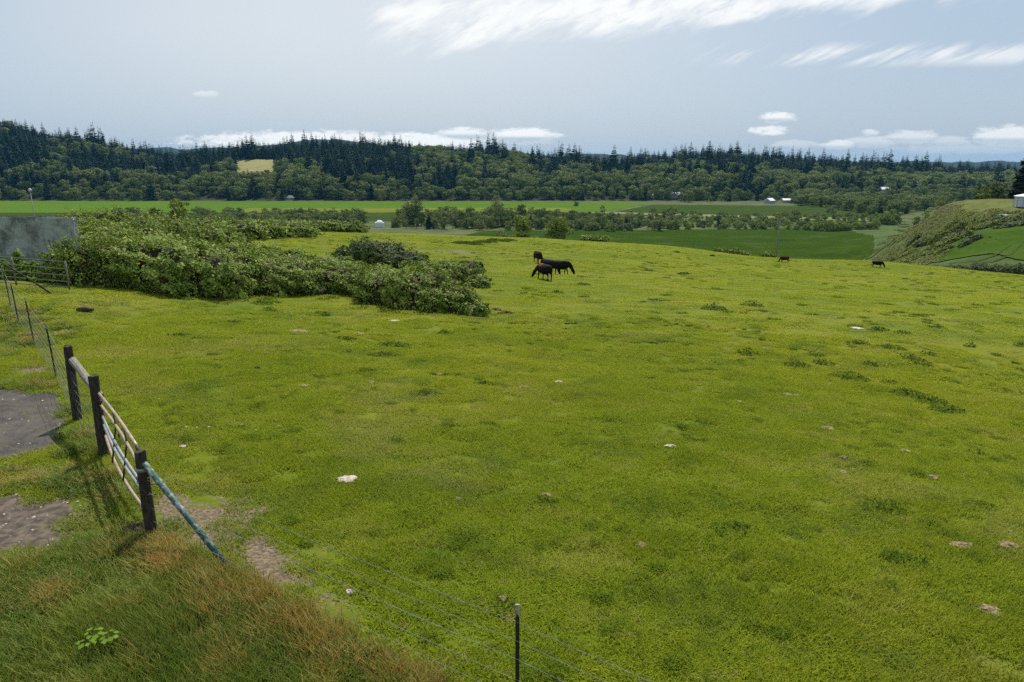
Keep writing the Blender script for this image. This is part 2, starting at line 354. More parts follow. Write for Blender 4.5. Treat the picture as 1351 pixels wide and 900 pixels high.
M['glass'] = simple('window_glass', (.03, .035, .04), (.05, .055, .06), .15, 3)
M['door'] = simple('dark_door_paint', (.14, .12, .11), (.1, .09, .08), .7, 3)
M['lamp_grey'] = simple('weathered_grey_metal', (.33, .33, .32), (.22, .22, .21), .6, 6, metal=.3)
M['lens'] = simple('lamp_lens', (.5, .5, .48), (.4, .4, .38), .3, 6)
# concrete ruin
m, n, l, p = newmat('mossy_concrete'); t = NT(m); M['concrete'] = m; O = t.obj()
c = t.mix(t.ss(t.noise(1.3, 8, .65, O), .35, .62), (.15, .15, .135), (.40, .41, .38))
c = t.mix(t.math('MULTIPLY', t.ss(t.noise(2.2, 5, .7, t.scale(O, (2.2, 2.2, .35))), .54, .66), .6), c, (.07, .07, .06))
c = t.mix(t.math('MULTIPLY', t.ss(t.noise(5, 4, .7, O), .60, .66), .8), c, (.55, .56, .52))
t.put(p.inputs['Base Color'], c); p.inputs['Roughness'].default_value = .95
l.new(t.bump(t.noise(14, 6, .7, O), .6, .03), p.inputs['Normal'])
def fieldmat(name, c1, c2, c3, sx=.02, sy=.25):
    m, n, l, p = newmat(name); t = NT(m); P = t.pos()
    f = t.noise(1, 5, .6, t.scale(P, (sx*.5, sy*.35, 1))); g = t.noise(.06, 6, .65, P)
    c = t.mix(t.ss(f, .38, .62), c1, c2); c = t.mix(t.math('MULTIPLY', t.ss(g, .5, .68), .7), c, c3)
    rows = t.noise(1, 2, .5, t.scale(P, (.01, 1.4, 1)))
    c = t.mix(t.math('MULTIPLY', t.ss(rows, .4, .65), .22), c, (.03, .06, .01))
    t.put(p.inputs['Base Color'], c); p.inputs['Roughness'].default_value = 1; p.inputs['Specular IOR Level'].default_value = 0
    l.new(t.bump(t.noise(1.2, 4, .7, P), .4, .3), p.inputs['Normal'])
    return m
M['f_bright'] = fieldmat('young_crop', (.066, .130, .014), (.085, .150, .016), (.10, .145, .022))
M['f_yellow'] = fieldmat('yellowing_crop', (.115, .150, .020), (.165, .165, .026), (.10, .14, .018))
M['f_dark'] = fieldmat('dark_crop', (.034, .056, .014), (.046, .068, .016), (.055, .075, .020))
M['f_deep'] = fieldmat('deep_green_crop', (.026, .050, .006), (.034, .060, .007), (.055, .078, .014))
M['f_hay'] = fieldmat('mown_hay', (.25, .23, .10), (.30, .26, .12), (.17, .19, .07))
M['f_right'] = fieldmat('bright_crop', (.040, .078, .012), (.052, .092, .014), (.065, .092, .018), .3, .5)
# ------------------------------------------------------------------ mesh helpers
def mesh_np(name, V, Fq, mats, rnd=None, h=None, smooth=False, mi=None):
    """mesh from an (n,3) array and an (m,k) face array"""
    me = bpy.data.meshes.new(name); V = np.asarray(V, np.float32); Fq = np.asarray(Fq, np.int32); k = Fq.shape[1]
    me.vertices.add(len(V)); me.vertices.foreach_set('co', V.ravel())
    me.loops.add(Fq.size); me.loops.foreach_set('vertex_index', Fq.ravel())
    me.polygons.add(len(Fq)); me.polygons.foreach_set('loop_start', np.arange(len(Fq), dtype=np.int32)*k)
    if mi is not None: me.polygons.foreach_set('material_index', np.asarray(mi, np.int32))
    for m in (mats if isinstance(mats, (list, tuple)) else [mats]): me.materials.append(m)
    me.update(calc_edges=True)
    if rnd is not None:
        a = me.attributes.new('rnd', 'FLOAT', 'FACE'); a.data.foreach_set('value', np.asarray(rnd, np.float32))
    if h is not None:
        a = me.attributes.new('h', 'FLOAT', 'POINT'); a.data.foreach_set('value', np.asarray(h, np.float32))
    me.polygons.foreach_set('use_smooth', np.full(len(Fq), smooth)); me.update()
    return me
class MB:
    def __init__(s): s.v = []; s.f = []; s.m = []; s.n = 0
    def add(s, v, f, mi=0):
        s.v += [tuple(x) for x in v]; s.f += [tuple(i+s.n for i in q) for q in f]; s.m += [mi]*len(f); s.n += len(v); return s
    def tube(s, pts, r, k=8, mi=0, jit=0.0, caps=True):
        pts = [Vector(p) for p in pts]; r = r if isinstance(r, (list, tuple)) else [r]*len(pts)
        v = []; f = []; up = None
        for i, p in enumerate(pts):
            d = (pts[min(i+1, len(pts)-1)]-pts[max(i-1, 0)]).normalized()
            a = d.cross(Vector((0, 0, 1)) if abs(d.z) < .95 else Vector((1, 0, 0))).normalized()
            if up is not None:
                a = (up - d*up.dot(d)).normalized()
            up = a; b = d.cross(a)
            for j in range(k):
                q = 2*math.pi*j/k; rr = r[i]*(1+(random.random()-.5)*jit)
                v.append(p+a*math.cos(q)*rr+b*math.sin(q)*rr)
        for i in range(len(pts)-1):
            for j in range(k): f.append((i*k+j, i*k+(j+1) % k, (i+1)*k+(j+1) % k, (i+1)*k+j))
        if caps: f.append(tuple(range(k-1, -1, -1))); f.append(tuple((len(pts)-1)*k+j for j in range(k)))
        return s.add(v, f, mi)
    def box(s, c, d, rot=0, mi=0):
        c = Vector(c); R = Matrix.Rotation(rot, 3, 'Z'); v = [c+R@Vector((x*d[0]/2, y*d[1]/2, z*d[2]/2)) for z in (-1, 1) for y in (-1, 1) for x in (-1, 1)]
        return s.add(v, [(0, 2, 3, 1), (4, 5, 7, 6), (0, 1, 5, 4), (2, 6, 7, 3), (0, 4, 6, 2), (1, 3, 7, 5)], mi)
    def mesh(s, name, mats, smooth=False):
        me = bpy.data.meshes.new(name); me.from_pydata(s.v, [], s.f)
        for m in (mats if isinstance(mats, (list, tuple)) else [mats]): me.materials.append(m)
        me.polygons.foreach_set('material_index', s.m); me.polygons.foreach_set('use_smooth', [smooth]*len(s.f)); me.update(); return me
    def build(s, name, mats, parent=None, smooth=False): return link(name, s.mesh(name, mats, smooth), parent)
def link(name, me, parent=None, loc=None, rz=None, sc=None):
    o = bpy.data.objects.new(name, me); COL.objects.link(o)
    if parent: o.parent = parent
    if loc is not None: o.location = loc
    if rz is not None: o.rotation_euler = (0, 0, rz)
    if sc is not None: o.scale = (sc,)*3 if isinstance(sc, (int, float)) else sc
    return o
def tag(o, label=None, cat=None, group=None, kind=None):
    if label: o['label'] = label
    if cat: o['category'] = cat
    if group: o['group'] = group
    if kind: o['kind'] = kind
    return o
def empty(name, loc=(0, 0, 0), rz=0): return link(name, None, None, loc, rz)
def copy_tree(o, parent=None):
    c = o.copy(); COL.objects.link(c)
    if parent: c.parent = parent
    for ch in o.children: copy_tree(ch, c)
    return c
def unit(a): return a/np.maximum(np.linalg.norm(a, axis=-1, keepdims=True), 1e-9)
def cards(C, Nn, size, aspect=1.6, jitter=.25, R=rng, fold=0.0, tri=False):
    """leaf quads: centre C, facing Nn, kite shaped"""
    n = len(C); Nn = unit(Nn); t = unit(np.cross(Nn, R.normal(size=(n, 3)))); b = np.cross(Nn, t)
    s = (np.broadcast_to(size, (n,))*(1+R.uniform(-jitter, jitter, n)))[:, None]
    L_ = s*.5*aspect**.5; W_ = s*.5/aspect**.5
    v = np.stack([C-t*L_, C+b*W_+Nn*W_*fold, C+t*L_, C-b*W_+Nn*W_*fold], 1).reshape(-1, 3)
    f = np.arange(4*n).reshape(n, 4)
    return v, f
# ------------------------------------------------------------------ terrain sheet
nr, na = 620, 720
rad = np.r_[np.geomspace(1.2, 9000, nr)]
ang = np.concatenate([np.linspace(-48, 48, 560, endpoint=False), np.linspace(48, 312, na-560, endpoint=False)])
R_, A_ = np.meshgrid(rad, np.radians(ang), indexing='ij')
X = R_*np.sin(A_); Y = R_*np.cos(A_)
Z = gz(X.ravel(), Y.ravel()).reshape(X.shape)
V = np.c_[X.ravel(), Y.ravel(), Z.ravel()]; V = np.r_[V, [[0, 0, g1(0, 0)]]]
i = np.arange(nr-1)[:, None]*na; j = np.arange(na)[None, :]; j2 = (j+1) % na
Fq = np.stack([i+j, i+na+j, i+na+j2, i+j2], -1).reshape(-1, 4)
me = mesh_np('ground', V, Fq[:, ::-1], M['land'], smooth=True)
x, y = V[:, 0], V[:, 1]; z = V[:, 2]; r = np.hypot(x, y)
U_, V_ = proj(x, np.maximum(y, .5), z)
# grazed pasture runs from the fence to the crest of the slope
CRX = [-200, -62, -35, 3.5, 32, 46, 59, 72, 85, 150]; CRY = [90, 92, 132, 148, 145, 130, 124, 108, 92, 60]
past = ss(np.interp(x, CRX, CRY)+6-y, -8, 8)*(y > -200)
bcol = np.zeros((len(x), 4)); bcol[:] = (.075, .095, .030, 1)
def zc(mask, c):
    mk = mask[:, None]; bcol[:, :3] = bcol[:, :3]*(1-mk)+np.array(c)*mk
forest = ss(y, 845, 880); zc(forest, (.022, .030, .014))
right = ss(x-.37*y, 0, 14)*ss(y, 95, 125)*(1-ss(y, 480, 560)); zc(right, (.060, .092, .020))
zc(right*ss(z, -14.5, -13)*ss(z, -8, -11)*.35, (.15, .135, .035))
gully = ss(x-.30*y, 0, 8)*ss(r, 95, 110)*ss(-z, 20, 24)*(1-ss(r, 260, 320)); zc(gully*.7, (.060, .078, .026))
band = ss(y, 425, 440)*(1-ss(y, 560, 600)); zc(band*(1-right)*.9, (.075, .095, .030))
far = ss(y, 2000, 2400); zc(far, (.016, .034, .034))
a = me.color_attributes.new('land_cover', 'FLOAT_COLOR', 'POINT'); a.data.foreach_set('color', bcol.astype(np.float32).ravel())
a = me.attributes.new('pasture', 'FLOAT', 'POINT'); a.data.foreach_set('value', past.astype(np.float32))
def G(x0, y0, s, k=1.0, sy=None, x=None, y=None):
    return k*np.exp(-(((x-x0)/s)**2+((y-y0)/(sy or s))**2))
def seg(x, y, p, q, w_):
    px, py = p; qx, qy = q; t_ = np.clip(((x-px)*(qx-px)+(y-py)*(qy-py))/((qx-px)**2+(qy-py)**2), 0, 1)
    return np.exp(-((x-px-t_*(qx-px))**2+(y-py-t_*(qy-py))**2)/w_**2)
def dirt_f(x, y):
    d = G(-4.3, 9.2, .7, .70, .95, x=x, y=y)+G(-3.5, 8.2, .6, .6, x=x, y=y)+seg(x, y, (-4.4, 8.7), (-1.0, 6.5), .35)*.5
    d += seg(x, y, (-8.4, 12.9), (-5.0, 9.3), .35)*.55+seg(x, y, (-4.9, 10.4), (-3.2, 8.0), .5)*.25+G(-5, 11, .8, .30, x=x, y=y)
    d += seg(x, y, (-8.5, 13), (-15, 20), .3)*.4
    p = at(30, 490); d += G(p.x, p.y, 1.3, .7, .8, x=x, y=y)
    p = at(600, 333); d += G(p.x, p.y, 6, .75, 4, x=x, y=y)
    p = at(655, 392); d += G(p.x, p.y, .9, .5, 1.2, x=x, y=y)
    p = at(380, 383); d += G(p.x, p.y, 1.1, .55, 1, x=x, y=y)
    p = at(30, 690); d += G(p.x, p.y, 1.6, .8, 1.3, x=x, y=y)
    p = at(1010, 745); d += G(p.x, p.y, .5, .25, .5, x=x, y=y)
    for (u_, v_) in ((130, 400), (640, 372), (470, 392), (200, 408), (300, 405)):
        p = at(u_, v_); d += G(p.x, p.y, 1.3, .35, .8, x=x, y=y)
    return np.clip(d, 0, 1)
dd = np.where(r < 130, dirt_f(x, y), 0)
a = me.attributes.new('dirt', 'FLOAT', 'POINT'); a.data.foreach_set('value', dd.astype(np.float32))
tag(link('ground', me), 'grazed green pasture slope falling to the valley and its wooded hills', 'ground', kind='structure')

# draped sheets: fields, asphalt
def sheet(name, px, mat, lift, label, cat='field', n=40, world=False, wob=0.0, m2=None):
    """a sheet over the quad of photo corners (tl, tr, br, bl) or of world points, draped on the land"""
    P4 = [Vector(p) for p in px] if world else [at(*p) for p in px]
    bm_v = []; 
    for i in range(n+1):
        s = i/n; A = P4[0].lerp(P4[3], s); B = P4[1].lerp(P4[2], s)
        for j in range(n+1):
            q = A.lerp(B, j/n); bm_v.append((q.x, q.y))
    q = np.array(bm_v)
    if wob:
        q[:, 0] += (vnoise(q[:, 0], q[:, 1], wob*2.2)-.5)*wob; q[:, 1] += (vnoise(q[:, 0]+50, q[:, 1]+9, wob*2.2)-.5)*wob; q[:, 0] += (vnoise(q[:, 0]+70, q[:, 1], wob*.4)-.5)*wob*.5; q[:, 1] += (vnoise(q[:, 0], q[:, 1]+31, wob*.4)-.5)*wob*.5
    zq = gz(q[:, 0], q[:, 1])+lift
    i = np.arange(n)[:, None]*(n+1); j = np.arange(n)[None, :]
    f = np.stack([i+j, i+n+1+j, i+n+1+j+1, i+j+1], -1).reshape(-1, 4)
    o = link(name, mesh_np(name, np.c_[q, zq], f, mat, smooth=True)); return tag(o, label, cat, kind='structure')
def vp(u, v, Z=VAL):
    d = ray(u, v); t_ = Z/d[2]; return (d[0]*t_, d[1]*t_, Z)
sheet('field', [vp(-60, 265), vp(862, 267.5), vp(800, 279), vp(-60, 281)], M['f_bright'], .08, 'bright green crop field across the far side of the valley', world=True)
sheet('field', [vp(330, 275), vp(742, 274), vp(770, 280), vp(300, 281)], M['f_yellow'], .14, 'yellow green strip along the near edge of the bright crop field', world=True, wob=6)
sheet('field', [vp(-60, 281), vp(800, 280.5), vp(760, 291), vp(-60, 294)], M['f_dark'], .08, 'dark green strip of field below the bright crop field', world=True)
sheet('field', [vp(862, 270), vp(1150, 273), vp(1165, 290), vp(790, 284)], M['f_dark'], .12, 'olive green field behind the hedgerow on the right', world=True)
sheet('field', [vp(640, 306), vp(1110, 301), vp(1152, 318), vp(560, 322)], M['f_deep'], .12, 'far half of the deep green crop field in the valley below the pasture', world=True, wob=3, n=90)
sheet('field', [vp(560, 322), vp(1152, 318), vp(1150, 352), vp(560, 362)], M['f_deep'], .12, 'near half of the deep green crop field behind the pasture crest', world=True, wob=2, n=90)
sheet('field', [(1262, 311), (1420, 308), (1420, 356), (1225, 348)], M['f_right'], .22, 'small bright green field on the bank below the pale barn', n=50, wob=3)
sheet('field', [(309, 208), (352, 208), (365, 229), (314, 231)], M['f_hay'], .6, 'pale yellow mown field high on the hillside between the woods', n=30, wob=6)
sheet('path', [vp(770, 281), vp(800, 280), vp(1165, 289), vp(1150, 293)], simple('pale_grass_track', (.15, .17, .05), (.10, .13, .04), .95, .2, coord='pos'), .2, 'pale grassy track between the valley fields', 'path', world=True)
sheet('asphalt_lane', [(-60, 498), (88, 520), (96, 590), (-70, 624)], M['asphalt'], .01, 'cracked grey asphalt left of the fence', 'asphalt', n=130, wob=.55)
sheet('asphalt_apron', [(-60, 664), (104, 656), (84, 722), (-60, 752)], M['gravel'], .01, 'dusty worn asphalt patch beside the tall grass', 'asphalt', n=130, wob=.55)
# wheel tracks in the right hand field
for k, (pts) in enumerate(([(1252, 348), (1290, 345), (1318, 336), (1336, 322)], [(1272, 350), (1310, 346), (1334, 337), (1350, 322)])):
    W = [at(*p) for p in pts]; vs_ = []; 
    for i in range(len(W)-1):
        for s in range(12): vs_.append(W[i].lerp(W[i+1], s/12))
    lv = []
    for i in range(len(vs_)-1):
        d = (vs_[i+1]-vs_[i]); d = Vector((-d.y, d.x, 0)).normalized()*.22
        for q in (vs_[i]-d, vs_[i]+d): lv.append((q.x, q.y, g1(q.x, q.y)+.27))
    f = [(2*i, 2*i+1, 2*i+3, 2*i+2) for i in range(len(lv)//2-1)]
    tag(link('tractor_track', mesh_np('tractor_track', lv, f, M['f_dark'])), 'curved dark wheel track in the small bright field', 'track', kind='structure')
exec_marks = 1
# ------------------------------------------------------------------ tree prototypes (unit height, scaled when placed)
def conifer_mesh(seed, levels=26, per=10, R0=.17, dense=1, mat=M['conifer'], droop=.25, bare=.06):
    R = np.random.default_rng(seed); C = []; F_ = []; rn = []; nv = 0
    lean = R.normal(size=2)*.012; asym = R.uniform(0, 6.28); gap = R.uniform(.55, 1.0, levels*3)
    for i in range(levels):
        zc_ = bare + (1-bare)*(i+R.uniform(-.3, .3))/levels
        s = 1-(zc_-bare)/(1-bare); rr = R0*(max(s, 0)**.8)*(1-.35*max(0, (s-.8)/.2))*R.uniform(.75, 1.12)+.006
        for k in range(max(4, int(per*(.5+.6*s)))):
            a_ = R.uniform(0, 6.283); l_ = rr*R.uniform(.6, 1.18)*(1+.15*math.cos(a_-asym)); 
            d = np.array([math.cos(a_), math.sin(a_), 0]); sd_ = np.array([-d[1], d[0], 0])
            up = R.uniform(-.15, .35)*(1-s)-droop*s*R.uniform(.5, 1.3)
            w_ = l_*R.uniform(.42, .7)+.008
            b = np.array([lean[0]*zc_*3, lean[1]*zc_*3, zc_])
            tip = b+d*l_+np.array([0, 0, l_*up]); mid = b+d*l_*.55+np.array([0, 0, l_*(up*.3+.10)])
            q = [b, mid+sd_*w_+[0, 0, -w_*.55], tip, mid-sd_*w_+[0, 0, -w_*.55], mid]
            C += q; F_ += [(nv, nv+1, nv+4), (nv+4, nv+1, nv+2), (nv, nv+4, nv+3), (nv+4, nv+2, nv+3)]; nv += 5
            rn += [R.random()*s]*4
    # pointed leader and trunk
    for k in range(3):
        a_ = k*2.1; C += [np.array([0, 0, .93]), np.array([.007*math.cos(a_), .007*math.sin(a_), .95]), np.array([0, 0, 1.03])]; F_ += [(nv, nv+1, nv+2)]; nv += 3; rn.append(.2)
    nt = len(F_); k6 = 6
    for zz_, rr in ((0, .016), (.9, .003)):
        for k in range(k6): C.append(np.array([rr*math.cos(k*math.pi/3), rr*math.sin(k*math.pi/3), zz_-.03*(zz_ == 0)]))
    for k in range(k6):
        a_, b_, c_, d_ = nv+k, nv+(k+1) % k6, nv+k6+(k+1) % k6, nv+k6+k; F_ += [(a_, b_, c_), (a_, c_, d_)]; rn += [0, 0]
    mi = [0]*nt+[1]*(len(F_)-nt)
    return mesh_np('conifer_tree', C, F_, [mat, M['bark']], rnd=rn, mi=mi)
def crown_cards(seed, lobes, per, rx=.34, z0=.08, z1=1.0, size=.06, tall=False, fill=.25, lobe_r=(.12, .22)):
    R = np.random.default_rng(seed); C = []; Nn = []
    for i in range(lobes):
        zc_ = R.uniform(z0+.08, z1-.08); s = (zc_-z0)/(z1-z0)
        prof = math.sin(math.pi*min(1, max(0, (s*.82+.14))))**.7
        a_ = R.uniform(0, 6.283); d_ = rx*prof*R.uniform(.25, .95)*(.8)
        c = np.array([d_*math.cos(a_), d_*math.sin(a_), zc_]); lr = R.uniform(*lobe_r)*(1.1-.3*s)
        n_ = int(per*(lr/.15)**2)
        q = unit(R.normal(size=(n_, 3))); q[:, 2] = np.where(q[:, 2] < -.35, -q[:, 2]*.5, q[:, 2]); q = unit(q)
        rr = lr*np.where(R.random(n_) < fill, R.uniform(.3, .9, n_), R.uniform(.85, 1.15, n_))
        C.append(c+q*rr[:, None]*[1, 1, .85]); Nn.append(q+R.normal(size=(n_, 3))*.24)
    C = np.concatenate(C); Nn = np.concatenate(Nn); C[:, 2] = np.minimum(C[:, 2], 1.04)
    v, f = cards(C, Nn, size, 1.3, .4, R)
    return v, f, R.random(len(f))
def limb_mesh(mb, seed, z1=.85, r=.022, n=7, spread=.26, mi=0):
    R = random.Random(seed); bend = (R.uniform(-.02, .02), R.uniform(-.02, .02))
    mb.tube([(0, 0, -.03), (bend[0]*.3, bend[1]*.3, .15), (bend[0], bend[1], .4), (bend[0]*.5, 0, z1)], [r*1.3, r, r*.7, r*.15], 7, mi)
    for i in range(n):
        z_ = .18+.5*i/n; a_ = i*2.4+R.uniform(-.4, .4); l_ = spread*R.uniform(.7, 1.1)
        d = Vector((math.cos(a_), math.sin(a_), 0)); b = Vector((bend[0]*z_*2, bend[1]*z_*2, z_))
        mb.tube([b, b+d*l_*.5+Vector((0, 0, l_*.35)), b+d*l_+Vector((0, 0, l_*.9))], [r*.45, r*.28, r*.08], 5, mi)
def broad_mesh(seed, lobes=16, per=34, mat=M['broad'], **k):
    v, f, rn = crown_cards(seed, lobes, per, **k)
    mb = MB(); limb_mesh(mb, seed, n=4)
    tv = np.array([tuple(q) for q in mb.v]); tf = np.array([q for q in mb.f if len(q) == 4]); 
    V = np.r_[v, tv]; F_ = np.r_[f, tf+len(v)]
    return mesh_np('broadleaf_tree', V, F_, [mat, M['bark']], rnd=np.r_[rn, np.zeros(len(tf))], mi=np.r_[np.zeros(len(f)), np.ones(len(tf))])
CON = [conifer_mesh(s, R0=R0, levels=lv) for s, R0, lv in ((1, .17, 26), (2, .21, 24), (3, .155, 28), (4, .235, 22), (5, .19, 26))]
BRO = [broad_mesh(s, lb, 34, rx=rx, mat=mt) for s, lb, rx, mt in ((11, 18, .34, M['broad']), (12, 22, .40, M['broad']), (13, 16, .30, M['broad']), (14, 20, .36, M['broad']), (15, 16, .26, M['poplar']))]
POP = [broad_mesh(s, lb, 30, rx=rx, mat=M['poplar'], lobe_r=(.08, .14), z0=.12) for s, lb, rx in ((21, 20, .20), (22, 24, .24), (23, 18, .17))]
def shrub_mesh(seed, mat, rx=.6, lobes=16, per=26, size=.10, name='shrub'):
    v, f, rn = crown_cards(seed, lobes, per, rx=rx, z0=-.1, z1=1.0, size=size, lobe_r=(.16, .28))
    v[:, 2] = np.maximum(v[:, 2], -.05)
    return mesh_np(name, v, f, mat, rnd=rn)
SHR = [shrub_mesh(31, M['broad']), shrub_mesh(32, M['poplar'], .8), shrub_mesh(33, M['willow'], .65), shrub_mesh(34, M['bramble'], 1.0), shrub_mesh(35, M['broad'], .5)]

ORD2 = ['first', 'second', 'third', 'fourth', 'fifth', 'sixth', 'seventh', 'eighth', 'ninth', 'tenth', 'eleventh', 'twelfth', 'thirteenth', 'fourteenth', 'fifteenth', 'sixteenth', 'seventeenth']
# ------------------------------------------------------------------ woods: candidates, what shows largest becomes things
T = []      # x, y, z, kind, height, proto, rotation
def woods():
    st = 10.2
    ys = np.arange(868, 1330, st); xs = np.arange(-1150, 1150, st)
    XX, YY = np.meshgrid(xs, ys); XX = (XX+rng.uniform(-.45, .45, XX.shape)*st).ravel(); YY = (YY+rng.uniform(-.45, .45, YY.shape)*st).ravel()
    k = np.abs(XX/YY) < .86; XX, YY = XX[k], YY[k]
    ZZ = gz(XX, YY); U, Vv = proj(XX, YY, ZZ)
    # clearings: hay field on the hill, house plots
    n1 = vnoise(XX, YY, 70); n2 = vnoise(XX+900, YY, 30)
    q = n1*.6+n2*.4
    dec = np.full(len(XX), .10)
    dec = np.where(Vv > 250+8*(n1-.5), .75, dec)
    dec = np.where((Vv > 255.5), .92, dec)
    m_ = (U > 535) & (U < 700) & (Vv > 203) & (Vv < 262); dec = np.where(m_, np.where(q > .36, .88, .15), dec)
    m_ = (U > 0) & (U < 330) & (Vv > 200) & (Vv <= 247); dec = np.where(m_, np.where(q > .68, .75, .02), dec)
    m_ = (U > 700) & (U < 1010) & (Vv > 232) & (Vv < 262); dec = np.where(m_, np.where(q > .46, .85, .12), dec)
    m_ = (U > 1010) & (Vv > 243) & (Vv < 262); dec = np.where(m_, np.where(q > .42, .9, .15), dec)
    m_ = (U > 345) & (U < 545) & (Vv < 246); dec = np.where(m_, .02, dec)
    m_ = (U > 285) & (U < 420) & (Vv > 228); dec = np.where(m_, .75, dec)
    for i in range(len(XX)):
        u, v = U[i], Vv[i]
        if 312 < u < 364 and 207 < v < 231 and YY[i] < 1160: continue
        if 300 < u < 366 and 231 <= v < 247:
            T.append([XX[i], YY[i], ZZ[i]-.4, 'b', rng.uniform(6, 9), rng.integers(5)]); continue
        if 786 < u < 838 and 228 < v < 239: continue
        if v > 258.5 and rng.random() < .35: continue
        c = rng.random() > dec[i]
        if c:
            h = rng.uniform(17, 30)*(.85 if v > 240 else 1)*(1.4 if rng.random() < .12 else 1)*(.75+.55*n2[i])
            if u < 60 and v < 190: h *= 1.15
            T.append([XX[i], YY[i], ZZ[i]-.4, 'c', h, rng.integers(5)])
        else:
            h = rng.uniform(13, 24)*(.75 if v > 256 else 1)
            T.append([XX[i], YY[i], ZZ[i]-.4, 'b', h, rng.integers(5)])
    # hay slope edge: a few dark firs below it
    # wood on the right of the valley floor
    for i in range(560):
        u = rng.uniform(1045, 1420); fy = rng.uniform(0, 1)**.8
        vtop = 262; vbot = np.interp(u, [1045, 1100, 1160, 1250, 1420], [271, 276, 286, 276, 274])
        v = vtop+(vbot-vtop)*fy; p = at(u, v)
        if p.y < 330: continue
        if rng.random() < .07 and p.y > 480: T.append([p.x, p.y, p.z-.3, 'c', rng.uniform(10, 17), rng.integers(5)])
        else: T.append([p.x, p.y, p.z-.3, 'b', rng.uniform(8, 14)*min(1, .5+p.y/900), rng.integers(5)])
    # edge of the wood behind the fields
    for i in range(260):
        u = rng.uniform(-20, 1150); p = Vector(vp(u, rng.uniform(261.0, 264.3)+ (u > 900)*2.6))
        if rng.random() < .10: T.append([p.x, p.y, VAL-.2, 'c', rng.uniform(9, 18), rng.integers(5)])
        else: T.append([p.x, p.y, VAL-.2, 'b', rng.uniform(6, 15), rng.integers(5)])
woods()
H = []      # hedgerow strip: shrubs and small trees on the valley floor
def hedgerow():
    def put(u, v, kind, h, proto, Z=VAL): 
        if 484 < u < 518 and v > 286: return
        p = Vector(vp(u, v)); H.append([p.x, p.y, g1(p.x, p.y)-.1, kind, h, proto])
    for i in range(420):
        u = rng.uniform(735, 1160); v = rng.uniform(285, 304) + np.interp(u, [735, 1160], [-2, 1])
        put(u, v, 's', rng.uniform(2.2, 5.0), rng.choice([0, 1, 1, 2, 3, 4]))
    for i in range(75):
        u = rng.uniform(620, 900); put(u, rng.uniform(290, 306), rng.choice(['s', 's', 'b', 'p']), rng.uniform(4, 8.5), rng.integers(3))
    for i in range(60):
        u = rng.uniform(760, 840) ; put(u, rng.uniform(296, 305), 's', rng.uniform(4, 6.5), rng.choice([0, 1, 4]))
    for i in range(330):
        u = rng.uniform(150, 720); put(u, rng.uniform(286, 303), rng.choice(['s', 's', 'b', 'p', 'b']), rng.uniform(3.5, 10), rng.integers(3))
    for i in range(40):
        u = rng.uniform(560, 830); put(u, rng.uniform(290, 303), rng.choice(['b', 'p']), rng.uniform(8, 13), rng.integers(3))
    for u in (826, 857, 869, 947, 604, 615, 700, 565, 585): put(u, rng.uniform(298, 304), 'c', rng.uniform(8, 12), rng.integers(5))
    for u in np.linspace(345, 475, 24): put(u+rng.uniform(-3, 3), rng.uniform(287, 292), 'p', rng.uniform(7, 10), rng.integers(3))
    for u, h in ((472, 13), (480, 11), (322, 12), (538, 17), (546, 21), (552, 19), (541, 12), (556, 10), (648, 15), (655, 19), (662, 17), (640, 13), (671, 12), (676, 14)):
        put(u, 298, 'p' if h > 11 else 'b', h, rng.integers(3))
    for u, v, h, pr in ((1065, 304, 5.5, 2), (1078, 305, 6.5, 2), (1088, 306, 7, 2), (1098, 306, 7.5, 2), (1108, 305.5, 7, 2), (1117, 305, 6, 2), (1131, 304, 6, 2), (1153, 304, 6.5, 2), (1128, 293, 6, 2), (1139, 290, 5, 0), (1166, 296, 9, 2), (1172, 297, 11, 2), (1180, 296, 9, 0), (1160, 295, 7, 2), (1051, 292, 5, 2), (985, 291, 6, 1), (1048, 285, 6, 1), (1095, 283, 8, 1), (861, 282, 6, 1), (884, 281, 6.5, 2), (890, 282, 6, 1), (795, 276, 4, 1), (760, 272, 6, 2)):
        put(u, v, 's', h, pr)
hedgerow()
PROT = {'c': CON, 'b': BRO, 'p': POP, 's': SHR}
def nshow(L):
    """how much of each tree rises above everything nearer, in pixels"""
    nb = 1600; sky_ = np.full(nb, 1e9)
    # nearer ground seen by columns: crest line of the pasture
    cu = np.linspace(-20, 1371, nb); crest = np.interp(cu, [0, 105, 400, 600, 900, 1150, 1160, 1240, 1351], [290, 290, 304, 309, 326, 343, 320, 284, 277])
    order = sorted(range(len(L)), key=lambda i: L[i][1]); sc = [0]*len(L); top = crest.copy()
    wf = {'c': .13, 'b': .3, 'p': .2, 's': .75}
    for i in order:
        x_, y_, z_, k, h, _ = L[i]; u, v0 = proj(x_, y_, z_); _, v1 = proj(x_, y_, z_+h); hw = wf[k]*h*F/y_
        a_ = int((u-hw+20)/1391*nb); b_ = int((u+hw+20)/1391*nb)+1
        if b_ <= 0 or a_ >= nb: continue
        a_ = max(a_, 0); b_ = min(b_, nb); vis = np.clip(np.minimum(top[a_:b_], v0)-v1, 0, None)
        if y_ < 200: vis = np.full(b_-a_, v0-v1)
        sc[i] = vis.sum(); top[a_:b_] = np.minimum(top[a_:b_], v1+(v0-v1)*.3)
    return sc
ALL = T+H; sc = nshow(ALL)
nH = len(T)
pick = {}
for k, cap in (('c', 292), ('bp', 280), ('s', 270)):
    idx = sorted([i for i in range(len(ALL)) if ALL[i][3] in k and sc[i] > 1], key=lambda i: -sc[i])[:cap]
    for i in idx: pick[i] = 1
GRP = {'c': ('conifer_tree', 'conifer'), 'b': ('broadleaf_tree', 'tree'), 'p': ('broadleaf_tree', 'tree'), 's': ('shrub', 'shrub')}
